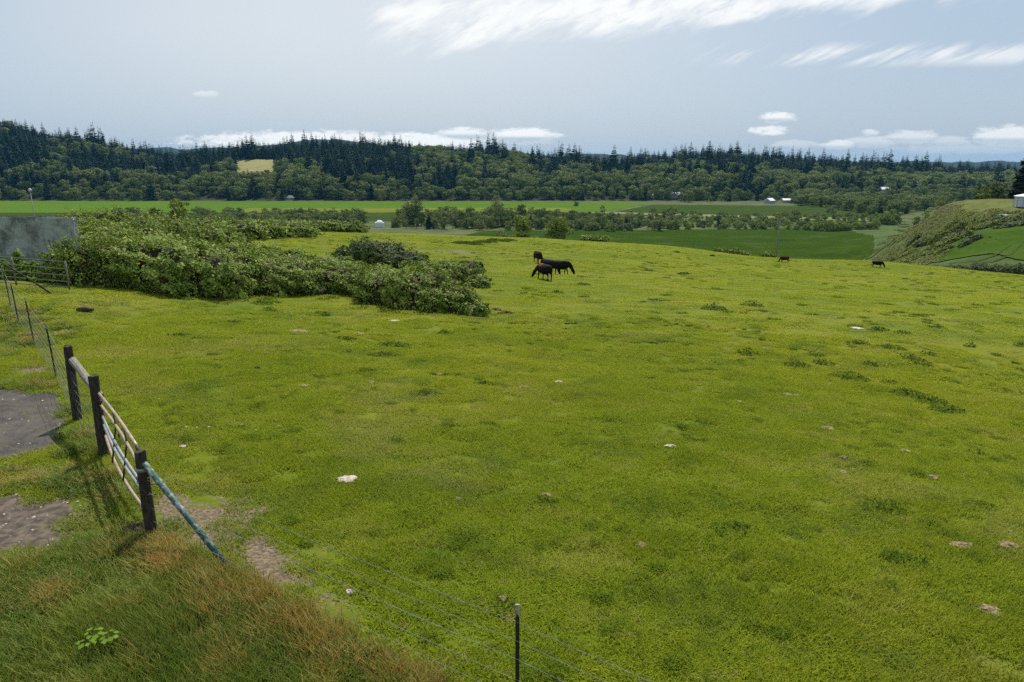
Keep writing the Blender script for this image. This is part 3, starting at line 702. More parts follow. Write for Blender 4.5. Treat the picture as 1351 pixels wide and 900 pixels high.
BANDS = [(95, 'left', 'above the concrete wall'), (200, 'left', 'left of the pale sapling'), (270, 'left', 'behind the pale sapling'), (365, 'left', 'around the hay field'), (450, 'middle', 'above the pair of houses'), (530, 'middle', 'above the white shed'), (600, 'middle', 'behind the two tall poplars'), (700, 'middle', 'behind the loose tall poplar'),
         (790, 'right', 'left of the hillside houses'), (850, 'right', 'around the hillside houses'), (920, 'right', 'around the white barns'), (1000, 'right', 'right of the white barns'), (1080, 'right', 'around the row of farm buildings'), (1180, 'right', 'around the lone pale roof'), (1270, 'right', 'above the brushy bank'), (9999, 'right', 'behind the pale round barn')]
def where(i, u, y_, k):
    side, mark = [(b[1], b[2]) for b in BANDS if u < b[0]][0]
    if k == 's': return 'shrub of the valley hedgerow ' + ('at the foot of the bank' if u > 1120 else mark.replace('above', 'below').replace('behind', 'in front of').replace('around', 'below').replace('in front of the two', 'near the two').replace('in front of the loose', 'near the loose')), 'shrubs of the valley hedgerow'
    if i >= nH: return {'c': 'small pointed fir', 'b': 'low leafy tree', 'p': 'slender grey green poplar'}[k]+' in the valley hedgerow, on the side of the '+side+' hill', {'c': 'firs', 'b': 'leafy trees', 'p': 'poplars'}[k]+' in the hedgerow'
    return ('dark fir ' if k == 'c' else 'rounded leafy tree ')+'of the far woods '+mark, ('firs' if k == 'c' else 'leafy trees')+' of the far woods '+mark
for i in pick:
    x_, y_, z_, k, h, pr = ALL[i]; u, v = proj(x_, y_, z_)
    o = link(GRP[k][0], PROT[k][int(pr) % len(PROT[k])], None, (x_, y_, z_), rng.uniform(0, 6.28), (h*rng.uniform(1.1, 1.45), h*rng.uniform(1.1, 1.45), h) if k != 's' else h)
    lb, gr = where(i, u, y_, k); tag(o, lb, GRP[k][1], gr)
# the rest of each kind: one object, instances of the same trees
def scatter(name, label, cat, P, rot, scl, idx, protos, tilt=False):
    me = bpy.data.meshes.new(name+'_points'); P = np.asarray(P, np.float32); me.vertices.add(len(P)); me.vertices.foreach_set('co', P.ravel())
    def at_(nm, ty, arr, key='value'):
        a_ = me.attributes.new(nm, ty, 'POINT'); a_.data.foreach_set(key, np.asarray(arr).ravel())
    R3 = np.zeros((len(P), 3), np.float32); R3[:, 2] = rot
    if tilt:      # lie flat on the slope
        px_, py_ = P[:, 0].astype(float), P[:, 1].astype(float); e_ = .25
        nx_ = -(gz(px_+e_, py_)-gz(px_-e_, py_))/(2*e_); ny_ = -(gz(px_, py_+e_)-gz(px_, py_-e_))/(2*e_)
        cr, sr = np.cos(rot), np.sin(rot); lx, ly = nx_*cr+ny_*sr, -nx_*sr+ny_*cr
        R3[:, 0] = -ly; R3[:, 1] = lx
    at_('rot', 'FLOAT_VECTOR', R3, 'vector'); at_('scl', 'FLOAT_VECTOR', np.asarray(scl, np.float32), 'vector'); at_('idx', 'INT', np.asarray(idx, np.int32))
    o = link(name, me); tag(o, label, cat, kind='stuff')
    col = bpy.data.collections.new(name+'_sources')
    for k_, pm in enumerate(protos):
        s_ = bpy.data.objects.new('%s_source_%02d' % (name, k_), pm); col.objects.link(s_)
    ng = bpy.data.node_groups.new(name, 'GeometryNodeTree')
    ng.interface.new_socket('Geometry', in_out='INPUT', socket_type='NodeSocketGeometry'); ng.interface.new_socket('Geometry', in_out='OUTPUT', socket_type='NodeSocketGeometry')
    n = ng.nodes; l = ng.links; gi = n.new('NodeGroupInput'); go = n.new('NodeGroupOutput')
    ip = n.new('GeometryNodeInstanceOnPoints'); ci = n.new('GeometryNodeCollectionInfo'); ci.inputs['Collection'].default_value = col
    ci.inputs['Separate Children'].default_value = True; ci.inputs['Reset Children'].default_value = True
    l.new(gi.outputs[0], ip.inputs['Points']); l.new(ci.outputs[0], ip.inputs['Instance']); ip.inputs['Pick Instance'].default_value = True
    for nm, ty, sk in (('rot', 'FLOAT_VECTOR', 'Rotation'), ('scl', 'FLOAT_VECTOR', 'Scale'), ('idx', 'INT', 'Instance Index')):
        a_ = n.new('GeometryNodeInputNamedAttribute'); a_.data_type = ty; a_.inputs['Name'].default_value = nm
        l.new(a_.outputs['Attribute'], ip.inputs[sk])
    l.new(ip.outputs[0], go.inputs[0])
    md = o.modifiers.new('scatter', 'NODES'); md.node_group = ng
    return o
rest = [i for i in range(len(ALL)) if i not in pick]
for ks, nm, lb in (('c', 'conifer_wood', 'far-off mass of dark conifers covering the hills'), ('bp', 'broadleaf_wood', 'far-off mass of leafy trees between the conifers'), ('s', 'shrub_cover', 'low shrubs filling the valley hedgerow')):
    ii = [i for i in rest if ALL[i][3] in ks]
    if not ii: continue
    pr = PROT[ks[0]] + (PROT['p'] if ks == 'bp' else [])
    idx = [int(ALL[i][5]) % len(PROT[ALL[i][3]]) + (len(PROT['b']) if ALL[i][3] == 'p' else 0) for i in ii]
    hh = np.array([ALL[i][4] for i in ii]); f1 = rng.uniform(1.1, 1.45, len(ii))*(1 if ks != 's' else .8)
    scatter(nm, lb, 'wood', [ALL[i][:3] for i in ii], rng.uniform(0, 6.28, len(ii)), np.c_[hh*f1, hh*f1, hh], idx, pr)
# ------------------------------------------------------------------ trees near enough to show trunk and crown
def full_tree(name, label, cat, p, h, seed, kind='broad', group=None, **k):
    root = empty(name, (p[0], p[1], p[2]-.1), random.uniform(0, 6)); tag(root, label, cat, group); root.scale = (h, h, h)
    if kind == 'cedar':
        me = conifer_mesh(seed, levels=44, per=9, R0=k.get('rx', .3), mat=M['cedar'], droop=.12, bare=.10); me.materials.clear(); me.materials.append(M['cedar']); me.materials.append(M['bark'])
        c = link('crown', me, root)
        mb = MB(); mb.tube([(0, 0, -.02), (.005, 0, .4), (0, 0, .95)], [.022, .014, .003], 8); mb.build('trunk', M['bark'], root, True)
    else:
        v, f, rn = crown_cards(seed, k.get('lobes', 30), k.get('per', 90), rx=k.get('rx', .36), z0=k.get('z0', .1), size=k.get('size', .05), lobe_r=k.get('lobe_r', (.10, .19)))
        c = link('crown', mesh_np('crown', v, f, k.get('mat', M['broad']), rnd=rn), root)
        mb = MB(); limb_mesh(mb, seed, n=8, r=k.get('tr', .02)); mb.build('trunk', M['bark'], root, True)
    return root
full_tree('sapling', 'small pale leafed sapling rising above the brambles right of the concrete wall', 'tree', atY(241, 78), 4.6, 41, rx=.42, lobes=18, per=60, z0=.35, size=.06, mat=M['willow'], lobe_r=(.08, .14))
full_tree('sapling', 'low leafy sapling between the concrete wall and the taller pale sapling', 'tree', atY(208, 84), 3.3, 42, rx=.4, lobes=10, per=50, z0=.3, size=.08, mat=M['broad'])
full_tree('willow_tree', 'bushy light green tree just beyond the pasture crest above the cattle', 'tree', atY(735, 158), 8.5, 43, rx=.42, lobes=34, per=80, z0=0, mat=M['willow'])
full_tree('willow_tree', 'wide light green tree beyond the crest left of the bushy one', 'tree', atY(690, 165), 9.5, 44, rx=.5, lobes=36, per=80, z0=0, mat=M['willow'])
full_tree('willow_tree', 'grey green tree beyond the crest, leftmost of the three', 'tree', atY(664, 175), 8.8, 45, rx=.38, lobes=30, per=70, z0=0, mat=M['poplar'])
full_tree('poplar_tree', 'tall narrow grey green poplar above the white shed, left of the pair', 'tree', vp(538, 297), 19, 46, rx=.17, lobes=34, per=40, z0=.02, mat=M['poplar'], lobe_r=(.06, .11), size=.035)
full_tree('poplar_tree', 'taller narrow poplar beside the white shed, right of the pair', 'tree', vp(550, 298), 23, 47, rx=.17, lobes=38, per=40, z0=.02, mat=M['poplar'], lobe_r=(.06, .11), size=.035)
full_tree('poplar_tree', 'tall loose poplar rising at the right of the valley poplars', 'tree', vp(655, 300), 23, 48, rx=.20, lobes=36, per=40, z0=.02, mat=M['poplar'], lobe_r=(.06, .12), size=.035)
full_tree('cedar_tree', 'tall dark cedar with layered branches behind the pale barn', 'tree', atY(1346, 232), 19.5, 49, 'cedar', rx=.32)
full_tree('broadleaf_tree', 'large dark round tree on the bank left of the cedar', 'tree', atY(1313, 252), 10.5, 50, rx=.5, lobes=34, per=90, z0=.02)
full_tree('broadleaf_tree', 'dark round tree on the bank touching the cedar', 'tree', atY(1328, 262), 10.5, 56, rx=.45, lobes=30, per=80, z0=.05)
full_tree('broadleaf_tree', 'small bright round tree casting a shadow on the bank top', 'tree', atY(1294, 222), 4.6, 51, rx=.75, lobes=26, per=70, z0=0, mat=M['willow'], size=.08)
for k, (u, Y_, h) in enumerate(((1262, 262, 7), (1240, 275, 8), (1275, 285, 8.5), (1222, 290, 8), (1205, 330, 9))):
    full_tree('broadleaf_tree', ['leafy tree behind the bank top, nearest the small bright round tree', 'mid green tree behind the bank, second to the left of the small bright round tree', 'tree partly hidden behind the bank top, between two lower ones', 'mid green tree where the bank starts to fall to the valley', 'light tree at the foot of the brushy bank'][k], 'tree', atY(u, Y_), h, 60+k, rx=.45, lobes=24, per=50, z0=.02, mat=M['poplar'] if k % 2 else M['broad'], group='trees along the bank top')

# ------------------------------------------------------------------ brambles
def mound_surface(q, rx, ry, h, ph):
    """q: unit vectors with z>=0 -> lumpy dome"""
    az = np.arctan2(q[:, 1], q[:, 0]); n = 1+.13*np.sin(3*az+ph)+.09*np.sin(5*az+2*ph+q[:, 2]*4)+.10*np.sin(7*q[:, 2]*2+4*az+ph)+.06*np.sin(11*az-3*ph+9*q[:, 2])
    p = np.sign(q)*np.abs(q)**.62
    return p*np.array([rx, ry, h])*n[:, None]
def bramble(name, label, x0, y0, rx, ry, h, dens, leaf, mat, seed, group='bramble mounds of the thicket', cat='bramble bush', rz=0.0):
    R = np.random.default_rng(seed); ph = seed*1.7; area = math.pi*(rx+ry)/2*h*1.3+math.pi*rx*ry*.9
    n_ = int(area*dens); q = unit(R.normal(size=(n_, 3))); q[:, 2] = np.abs(q[:, 2])
    s = mound_surface(q, rx, ry, h, ph)
    # clumps: sprays standing proud of the dome, hollows between
    c1 = np.sin(s[:, 0]*3.1+ph)*np.sin(s[:, 1]*2.7-ph)*np.sin(s[:, 2]*3.7+ph*2); c2 = np.sin(s[:, 0]*7.3+ph*3)*np.sin(s[:, 1]*6.9)*np.sin(s[:, 2]*8.1+ph)
    k_ = 1+.15*c1+.09*c2+R.normal(size=n_)*.035+np.where(R.random(n_) < .06, R.uniform(.02, .14, n_), 0)
    s = s*k_[:, None]
    nn = unit(q/np.array([rx, ry, h]))+np.array([0, 0, .12])+R.normal(size=(n_, 3))*.34
    keep = (c1+.6*c2+R.normal(size=n_)*.2) > -.5
    s, nn = s[keep], nn[keep]
    v, f = cards(s, nn, leaf*np.where(R.random(len(s)) < .2, 1.5, .9), 1.35, .5, R, fold=.25)
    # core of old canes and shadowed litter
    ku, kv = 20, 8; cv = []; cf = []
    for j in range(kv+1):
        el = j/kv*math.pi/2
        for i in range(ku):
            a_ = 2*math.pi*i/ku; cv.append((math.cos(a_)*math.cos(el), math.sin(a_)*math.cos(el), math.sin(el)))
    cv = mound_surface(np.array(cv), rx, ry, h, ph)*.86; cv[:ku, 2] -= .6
    for j in range(kv):
        for i in range(ku): cf.append((j*ku+i, j*ku+(i+1) % ku, (j+1)*ku+(i+1) % ku, (j+1)*ku+i))
    # bare arching canes
    for c_ in range(int(14*(rx+ry)/4) if dens > 250 else 0):
        a_ = R.uniform(-math.pi, 0); b0 = np.array([math.cos(a_), math.sin(a_), .1]); 
        pts_ = [mound_surface(unit(np.array([[math.cos(a_+.35*t_), math.sin(a_+.35*t_), .05+1.1*t_*R.uniform(.8, 1.1)]])), rx, ry, h, ph)[0]*(1.02+.12*math.sin(3.1*t_)) for t_ in (0, .3, .6, .9)]
        for p_, q_ in zip(pts_[:-1], pts_[1:]):
            w_ = np.array([.010, .004, .006]); nb_ = len(cv); cv = np.r_[cv, [p_-w_, p_+w_, q_+w_, q_-w_]]; cf.append((nb_, nb_+1, nb_+2, nb_+3))
    V = np.r_[v, cv]; F_ = np.r_[f, np.array(cf)+len(v)]
    rc = R.random(len(f))*.8+.2*(c2[keep] > 0)
    zz = g1(x0, y0)
    gx = gz(x0+V[:, 0]*math.cos(rz)-V[:, 1]*math.sin(rz), y0+V[:, 0]*math.sin(rz)+V[:, 1]*math.cos(rz))-zz
    V = V.copy(); V[:, 2] += gx
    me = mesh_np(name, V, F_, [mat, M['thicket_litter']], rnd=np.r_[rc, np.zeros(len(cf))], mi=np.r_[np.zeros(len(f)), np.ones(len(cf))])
    return tag(link(name, me, None, (x0, y0, zz-.05), rz), label, cat, group)
B = [(-20.6, 31.6, 1.0, 1.3, 1.5, 'low bramble mound at the foot of the concrete wall, behind the far metal gate'), (-18.6, 32.2, 2.1, 2.4, 2.0, 'leafy bramble mound at the front left of the thicket, right of the far metal gate'),
 (-16.6, 32.2, 2.3, 2.5, 2.1, 'tall front bramble mound left of centre in the near thicket edge'), (-14.3, 32.9, 2.2, 2.4, 1.95, 'front bramble mound at the right end of the left lobe of the thicket'),
 (-12.4, 35.4, 2.2, 2.2, 1.75, 'dark bramble mound set back right of the left lobe'), (-9.8, 37.0, 2.0, 2.1, 1.5, 'bramble mound in the middle of the thicket edge behind the dark tyre like ring'),
 (-7.9, 38.0, 1.9, 2.2, 1.5, 'bramble mound joining the middle of the thicket to the nearer lobe'),
 (-6.4, 34.2, 1.75, 2.1, 1.75, 'steep dark faced bramble mound at the left of the nearest lobe'), (-4.6, 33.0, 1.85, 2.1, 1.9, 'largest bramble mound of the nearest lobe, bare canes at its foot'),
 (-2.9, 31.5, 1.35, 1.4, 1.2, 'low bramble mound at the right tip of the nearest lobe'), (-1.75, 30.3, .75, .8, .65, 'smallest bramble clump at the very tip of the nearest lobe'),
 (-4.9, 36.6, 1.9, 2.0, 1.3, 'bramble mound behind the nearest lobe'), (-3.7, 44.8, 1.8, 2.0, 1.55, 'rounded bramble mound the half hidden cow stands behind'), (-5.3, 45.6, 1.8, 2.0, 1.4, 'bramble mound left of the one hiding a cow'), (-2.2, 43.2, .9, 1.2, .7, 'low bramble spur in front of the half hidden cow')]
for k, (x_, y_, rx_, ry_, h_, lb) in enumerate(B):
    bramble('bramble_bush', lb, x_, y_, rx_*.88, ry_*.9, h_*(.92 if k < 4 else .86), 560, .088, M['bramble'], 100+k)
for k, (u_, Y_, rx_, h_, lb) in enumerate(((470, 60, 1.7, 1.3, 'dark evergreen bramble clump at the left of the dark row'), (492, 60, 2.0, 1.9, 'tallest dark bush in the row behind the brambles'), (514, 58.5, 1.9, 1.6, 'dark bush right of the tallest one in the row'), (534, 56.5, 1.9, 1.25, 'low dark bush at the right end of the row'))):
    p = atY(u_, Y_); bramble('dark_bush', lb, p.x, p.y, rx_, 1.8, h_, 200, .14, M['bramble_dark'], 140+k, 'dark bushes behind the brambles', 'bush')
k = 0; R = random.Random(5)
for Y_, u0, u1, st, h_ in ((37, 118, 300, 66, 2.0), (41, 120, 410, 60, 1.7), (46, 112, 440, 54, 1.7), (52, 105, 390, 48, 1.8), (59, 105, 350, 44, 2.0), (67, 105, 330, 42, 2.2), (76, 105, 300, 40, 2.4)):
    u_ = u0; c_ = 0
    while u_ < u1:
        p = atY(u_+R.uniform(-8, 8), Y_+R.uniform(-2, 2)); rr = st*Y_/F*.56*R.uniform(.8, 1.25)
        bramble('bramble_bush', 'bramble mound inside the thicket, %s from the left in its %s row back' % (ORD2[c_], ORD2[(37, 41, 46, 52, 59, 67, 76).index(Y_)]), p.x, p.y, rr, rr*R.uniform(.9, 1.15), h_*R.uniform(.6, 1.15)*(1-.25*(u_ > 300)), 190 if Y_ > 50 else 320, .13 if Y_ > 50 else .105, M['bramble'], 200+k, 'inner bramble mounds of the thicket'); k += 1; u_ += st; c_ += 1
for k, (u_, Y_, rx_, h_) in enumerate(((322, 108, 3.2, 1.6), (345, 104, 3.2, 1.7), (372, 110, 2.8, 1.5), (400, 112, 3.0, 1.6), (428, 112, 3.4, 1.7), (456, 113, 3.4, 1.6), (300, 96, 3, 1.6), (275, 92, 3, 1.5), (350, 90, 3.5, 1.7), (385, 92, 3.2, 1.5), (325, 84, 3.5, 1.8))):
    p = atY(u_, Y_); bramble('bramble_bush', ['low bramble mound', 'rounded bramble mound', 'dark bramble mound', 'broad bramble mound'][k % 4] + ' along the far meadow edge, ' + ['fourth of the row', 'fifth of the row', 'sixth of the row', 'third from its right end', 'second from its right end', 'at its right end', 'second of the row', 'first at the left', 'in front of the fifth', 'in front of the sixth', 'nearest the thicket'][k], p.x, p.y, rx_, 2.6, h_, 90, .2, M['bramble'], 300+k, 'bramble mounds along the meadow edge')
for k, (u_, Y_, rx_, h_, lb) in enumerate(((776, 132, 1.6, 1.1, 'small dark shrub on the pasture crest right of the bushy tree'), (790, 133, 1.9, 1.2, 'low shrub on the crest beside the small dark one'), (962, 132, 2.4, 1.5, 'low dark shrub on the crest, left of two'), (982, 131, 2.2, 1.3, 'low dark shrub on the crest, right of two'), (1013, 132, 1.2, 2.2, 'upright bush at the foot of the utility pole'))):
    p = atY(u_, Y_); bramble('crest_shrub', lb, p.x, p.y, rx_, 1.8, h_, 90, .2, M['bramble'], 330+k, 'shrubs on the pasture crest', 'shrub')
# rough brush on the bank at the right and the hedge below it
bank = []
R = random.Random(9)
for k, (u_, v_, rx_, h_, mt) in enumerate([(1250, 319, 3, 1.8, 1), (1235, 318, 2.6, 2.2, 1), (1265, 316, 2.5, 1.6, 1), (1222, 322, 2.4, 1.8, 1), (1242, 326, 2.6, 1.5, 1), (1262, 312, 1.6, 3.2, 1), (1205, 321, 1.6, 1.8, 1), (1213, 322, 1.5, 1.6, 1), (1240, 334, 2.2, 1.2, 1), (1278, 321, 2.2, 1.4, 1),
        (1255, 300, 1.4, 1.6, 1), (1300, 292, 3.4, 1.5, 1), (1325, 289, 3.4, 1.5, 1), (1345, 290, 3.4, 1.6, 1), (1300, 299, 3.0, 1.2, 1), (1335, 299, 3.4, 1.2, 1), (1285, 300, 2.8, 1.1, 0),
        (1205, 343, 2.5, 1.0, 0), (1192, 339, 2.5, 1.0, 0)]):
    p = at(u_, v_); bramble('bank_bush', 'dark scrub bush on the brushy bank below the pale barn' if mt else 'pale green scrub on the lower bank beside the pasture', p.x, p.y, rx_, rx_*.8, h_, 45, .3, M['bank_leaf'] if not mt or k % 3 else M['bramble_dark'], 400+k, 'dark scrub on the bank' if mt else 'pale scrub on the bank', 'bush')
for k in range(175):
    u_ = R.uniform(1148, 1351)*.35+.65*R.uniform(1148, 1290); v_ = R.uniform(281, 350)
    if u_ > 1245 and v_ > 306: continue
    if v_ < np.interp(u_, [1148, 1190, 1250, 1351], [338, 293, 281, 282]): continue
    p = at(u_, v_); r_ = R.uniform(1.2, 2.8)
    if p.y < 128: continue
    bank.append((p.x, p.y, r_, R.uniform(.35, .8)))
for k in range(55):
    u_ = R.uniform(1150, 1222); v_ = R.uniform(296, 346)
    if v_ > np.interp(u_, [1148, 1190], [338, 295]):
        p = at(u_, v_)
        if p.y > 128: bank.append((p.x, p.y, R.uniform(1.5, 3.2), R.uniform(.35, .8)))
for k in range(60):
    p = at(R.uniform(1192, 1305), R.uniform(279, 297))
    if 128 < p.y < 300: bank.append((p.x, p.y, R.uniform(1.3, 3.0), R.uniform(.3, .6)))
for k, (x_, y_, r_, h_) in enumerate(bank): bramble('bank_bush', 'low green scrub mound on the face of the brushy bank', x_, y_, r_*.95, r_*.8, h_*.85, 38, .26, M['bank_leaf'], 500+k, 'low scrub on the face of the bank', 'bush')
for k, u_ in enumerate(range(1212, 1380, 11)):
    v_ = np.interp(u_, [1212, 1260, 1351, 1400], [350, 356, 362, 364])+2; p = atY(u_, float(np.interp(u_, [1212, 1300, 1400], [142, 134, 122])))
    bramble('hedge_bush', 'dark hedge bush below the small bright field, %s from the left' % ORD2[k], p.x, p.y, 1.5, 1.3, 1.35*R.uniform(.85, 1.15), 110, .17, M['bramble_dark'], 700+k, 'hedge below the small bright field', 'hedge bush')
# ------------------------------------------------------------------ buildings of the valley
def house(name, label, cat, p, wid, dep, hw, hr, rz, wall, roof, wins=3, door=True, hip=False, group=None, over=.4):
    root = empty(name, (p[0], p[1], p[2]-.1), rz); tag(root, label, cat, group)
    mb = MB(); mb.box((0, 0, hw/2), (wid, dep, hw))
    if not hip: mb.add([(-wid/2, -dep/2, hw), (-wid/2, dep/2, hw), (-wid/2, 0, hw+hr), (wid/2, -dep/2, hw), (wid/2, dep/2, hw), (wid/2, 0, hw+hr)], [(0, 2, 1), (3, 4, 5)])
    mb.build('wall', wall, root)
    rb = MB(); W, D = wid/2+over, dep/2+over; e = hw-.02-over*hr/(dep/2); th_ = .18; rx_ = W if not hip else W-D*.8
    v = [(-W, -D, e), (W, -D, e), (W, D, e), (-W, D, e), (-rx_, 0, hw+hr), (rx_, 0, hw+hr)]
    v2 = [(a, b, c+th_) for a, b, c in v]
    rb.add(v+v2, [(6, 7, 11, 10), (9, 10, 11, 8), (6, 10, 9), (7, 8, 11), (0, 4, 5, 1), (3, 2, 5, 4), (0, 3, 4), (1, 5, 2), (0, 1, 7, 6), (1, 2, 8, 7), (2, 3, 9, 8), (3, 0, 6, 9)])
    rb.build('roof', roof, root)
    for i in range(wins):
        xx = -wid/2+wid*(i+.7)/(wins+.4+door*.6)
        w_ = MB().box((xx, -dep/2-.03, hw*.58), (1.2, .10, 1.0)).build('window', M['white_paint'], root)
        MB().box((xx, -dep/2-.085, hw*.58), (1.0, .03, .8)).build('pane', M['glass'], w_)
    if door: MB().box((wid/2-1.2, -dep/2-.04, 1.05), (1.0, .1, 2.1)).build('door', M['door'], root)
    return root
def vg(u, v): return vp(u, v, VAL)
def hillat(u, v): return at(u, v)
house('house', 'small pale house with a grey gable roof below the hay field, left of the pair', 'house', vg(371, 264.0), 8, 7, 3.0, 2.6, .9, M['white_paint'], M['grey_roof'])
house('house', 'cream house with a broad grey hip roof below the hay field, right of the pair', 'house', vg(383, 264.2), 11, 8, 3.2, 2.8, -.15, M['cream_wall'], M['grey_roof'], hip=True)
house('shed', 'low shed with a white roof at the foot of the left hill', 'shed', vg(322, 263.6), 9, 5, 2.6, 1.3, .1, M['door'], M['white_roof'], 0, False)
house('house', 'long hillside house with a white roof, left of two above the valley woods', 'house', atY(801, 960), 15, 8, 4, 2.4, .1, M['cream_wall'], M['white_roof'], 4)
house('house', 'hillside house with a tan front, right of two above the valley woods', 'house', atY(823, 965), 13, 8, 4.5, 2, -.1, M['cream_wall'], M['grey_roof'], 4)
house('barn', 'long barn with a bright white roof among the trees behind the olive field', 'barn', vg(889, 263.8), 21, 10, 6.5, 3.2, .04, M['grey_wall'], M['white_roof'], 0, False)
house('barn', 'white roofed barn half hidden by trees, left of the longer one', 'barn', vg(860, 263.8), 14, 10, 6.5, 3, -.06, M['grey_wall'], M['white_roof'], 0, False)
house('barn', 'grey barn with a gable end beyond the right part of the olive field', 'barn', vg(1015, 268.5), 8, 9, 3.5, 2.6, .5, M['grey_wall'], M['white_roof'], 0, False)
house('greenhouse', 'low long white roofed building between trees beyond the olive field', 'greenhouse', vg(1040, 267.6), 15, 7, 3.2, 1.8, .02, M['cream_wall'], M['white_roof'], 0, False)
house('shed', 'small white shed at the right end of the row of farm buildings', 'shed', vg(1067, 268.4), 5, 5, 4.2, 1.6, .9, M['white_paint'], M['white_roof'], 1, False)
house('house', 'house with a pale roof showing above the trees on the right', 'house', atY(1166, 905), 12, 8, 9, 2.5, .05, M['cream_wall'], M['white_roof'], 2)
# white trailer shed at the far side of the meadow, with the little hip roof behind it
p = vp(501, 300); 
house('shed', 'bright white boxy shed with a pale hip roof at the far edge of the meadow', 'shed', (p[0], p[1], g1(p[0], p[1])), 6.0, 4.5, 3.3, 1.5, .03, M['white_paint'], M['white_roof'], 0, False, hip=True, over=-.9)
# pale barn on the right bank: a metal clad, many sided tank house with low conical roof and a small lean-to
root = empty('metal_barn', atY(1363, 197)); root.location.z -= .15; tag(root, 'pale metal sided round barn with a low conical roof on top of the right bank', 'barn')
mb = MB(); k = 16; r0 = 4.7; hh = 2.9
vs_ = [(r0*math.cos(2*math.pi*i/k), r0*math.sin(2*math.pi*i/k), z_) for z_ in (0, hh) for i in range(k)]
mb.add(vs_, [(i, (i+1) % k, k+(i+1) % k, k+i) for i in range(k)]); mb.build('wall', M['silo'], root)
mb = MB(); r1 = r0+.25; vs_ = [(r1*math.cos(2*math.pi*i/k), r1*math.sin(2*math.pi*i/k), hh-.04) for i in range(k)]+[(r1*math.cos(2*math.pi*i/k), r1*math.sin(2*math.pi*i/k), hh+.08) for i in range(k)]+[(.5*math.cos(2*math.pi*i/k), .5*math.sin(2*math.pi*i/k), hh+1.25) for i in range(k)]+[(0, 0, hh+1.3)]
mb.add(vs_, [(i, (i+1) % k, k+(i+1) % k, k+i) for i in range(k)]+[(k+i, k+(i+1) % k, 2*k+(i+1) % k, 2*k+i) for i in range(k)]+[(2*k+i, 2*k+(i+1) % k, 3*k) for i in range(k)]); mb.build('roof', M['white_roof'], root)
for i in range(k):
    pass
rb = MB()
for i in range(k):
    a_ = 2*math.pi*i/k; rb.box((r0*1.003*math.cos(a_), r0*1.003*math.sin(a_), hh/2), (.10, .10, hh), a_)
rb.build('batten', M['grey_wall'], root)
MB().box((-1.2, -r0-.02, 1.3), (1.6, .16, 2.6)).build('door', M['grey_wall'], root)
root = empty('storage_box', atY(1329, 186)); root.location.z -= .1; tag(root, 'low grey storage box with a pale flat roof beside the pale round barn', 'shed')
MB().box((0, 0, .6), (3.0, 2.2, 1.2), .05).build('wall', M['grey_wall'], root); MB().box((0, 0, 1.27), (3.3, 2.5, .14), .05).build('roof', M['white_roof'], root)
MB().box((0, -1.13, .55), (1.3, .05, 1.0), .05).build('door', M['silo'], root)

# ------------------------------------------------------------------ concrete wall, lamp, utility pole
p0 = at(-60, 338); pR = Vector((-21.75, 34.2, 0)); 
root = empty('concrete_wall', (pR.x, pR.y, g1(pR.x, pR.y)-.3), math.radians(4)); tag(root, 'weathered mossy concrete wall standing behind the brambles at the left edge', 'wall')
bm = bmesh.new(); bmesh.ops.create_cube(bm, size=1); bmesh.ops.scale(bm, vec=(8.4, .35, 3.2), verts=bm.verts); bmesh.ops.translate(bm, vec=(-4.2, 0, 1.6), verts=bm.verts)
bmesh.ops.bevel(bm, geom=bm.edges[:], offset=.04, segments=1); bmesh.ops.subdivide_edges(bm, edges=bm.edges[:], cuts=9, use_grid_fill=True)
for v in bm.verts: 
    f_ = 1 if v.co.z > 3.1 else .35; v.co += Vector((random.uniform(-.03, .03), random.uniform(-.012, .012), random.uniform(-.05, .03)))*f_
    if v.co.z > 3 and v.co.x > -.1: v.co.z -= .10
me = bpy.data.meshes.new('wall_slab'); bm.to_mesh(me); bm.free(); me.materials.append(M['concrete']); link('wall_slab', me, root)
bm = bmesh.new(); bmesh.ops.create_cube(bm, size=1); bmesh.ops.scale(bm, vec=(.42, .62, 3.12), verts=bm.verts); bmesh.ops.bevel(bm, geom=bm.edges[:], offset=.04, segments=1); bmesh.ops.translate(bm, vec=(-6.15, -.05, 1.56), verts=bm.verts)
me = bpy.data.meshes.new('buttress'); bm.to_mesh(me); bm.free(); me.materials.append(M['concrete']); link('buttress', me, root)
def street_lamp(u, Y, h, arm, label):
    p = atY(u, Y); root = empty('yard_lamp', (p.x, p.y, p.z-.05)); tag(root, label, 'lamp')
    mb = MB(); mb.tube([(0, 0, 0), (0, 0, h*.5), (-.03, 0, h)], [.13, .10, .07], 8); mb.build('pole', M['lamp_grey'], root, True)
    mb = MB(); mb.tube([(0, 0, h-.05), (arm*.5, -.02, h+.12), (arm, -.05, h+.12)], .045, 6); mb.build('arm', M['lamp_grey'], root, True)
    hd = MB(); hd.tube([(arm-.25, -.05, h+.12), (arm-.05, -.05, h+.16), (arm+.25, -.05, h+.14), (arm+.42, -.05, h+.10)], [.07, .16, .19, .06], 8); hd = hd.build('lamp_head', M['lamp_grey'], root, True)
    MB().tube([(arm+.15, -.05, h-.04), (arm+.15, -.05, h+.02)], [.08, .13], 8).build('lens', M['lens'], hd, True)
    return root
street_lamp(7, 44, 5.0, -.15, 'grey yard lamp on a pole behind the left end of the concrete wall')
p = atY(54, 47); root = empty('cable_post', (p.x, p.y, p.z)); tag(root, 'thin post with a pale cap showing over the top of the concrete wall', 'post')
MB().tube([(0, 0, 0), (0, 0, 4.2)], [.03, .025], 6).build('pole', M['lamp_grey'], root, True); MB().tube([(0, 0, 4.18), (0, 0, 4.3), (0, 0, 4.42)], [.05, .13, .04], 8).build('cap', M['lens'], root, True)
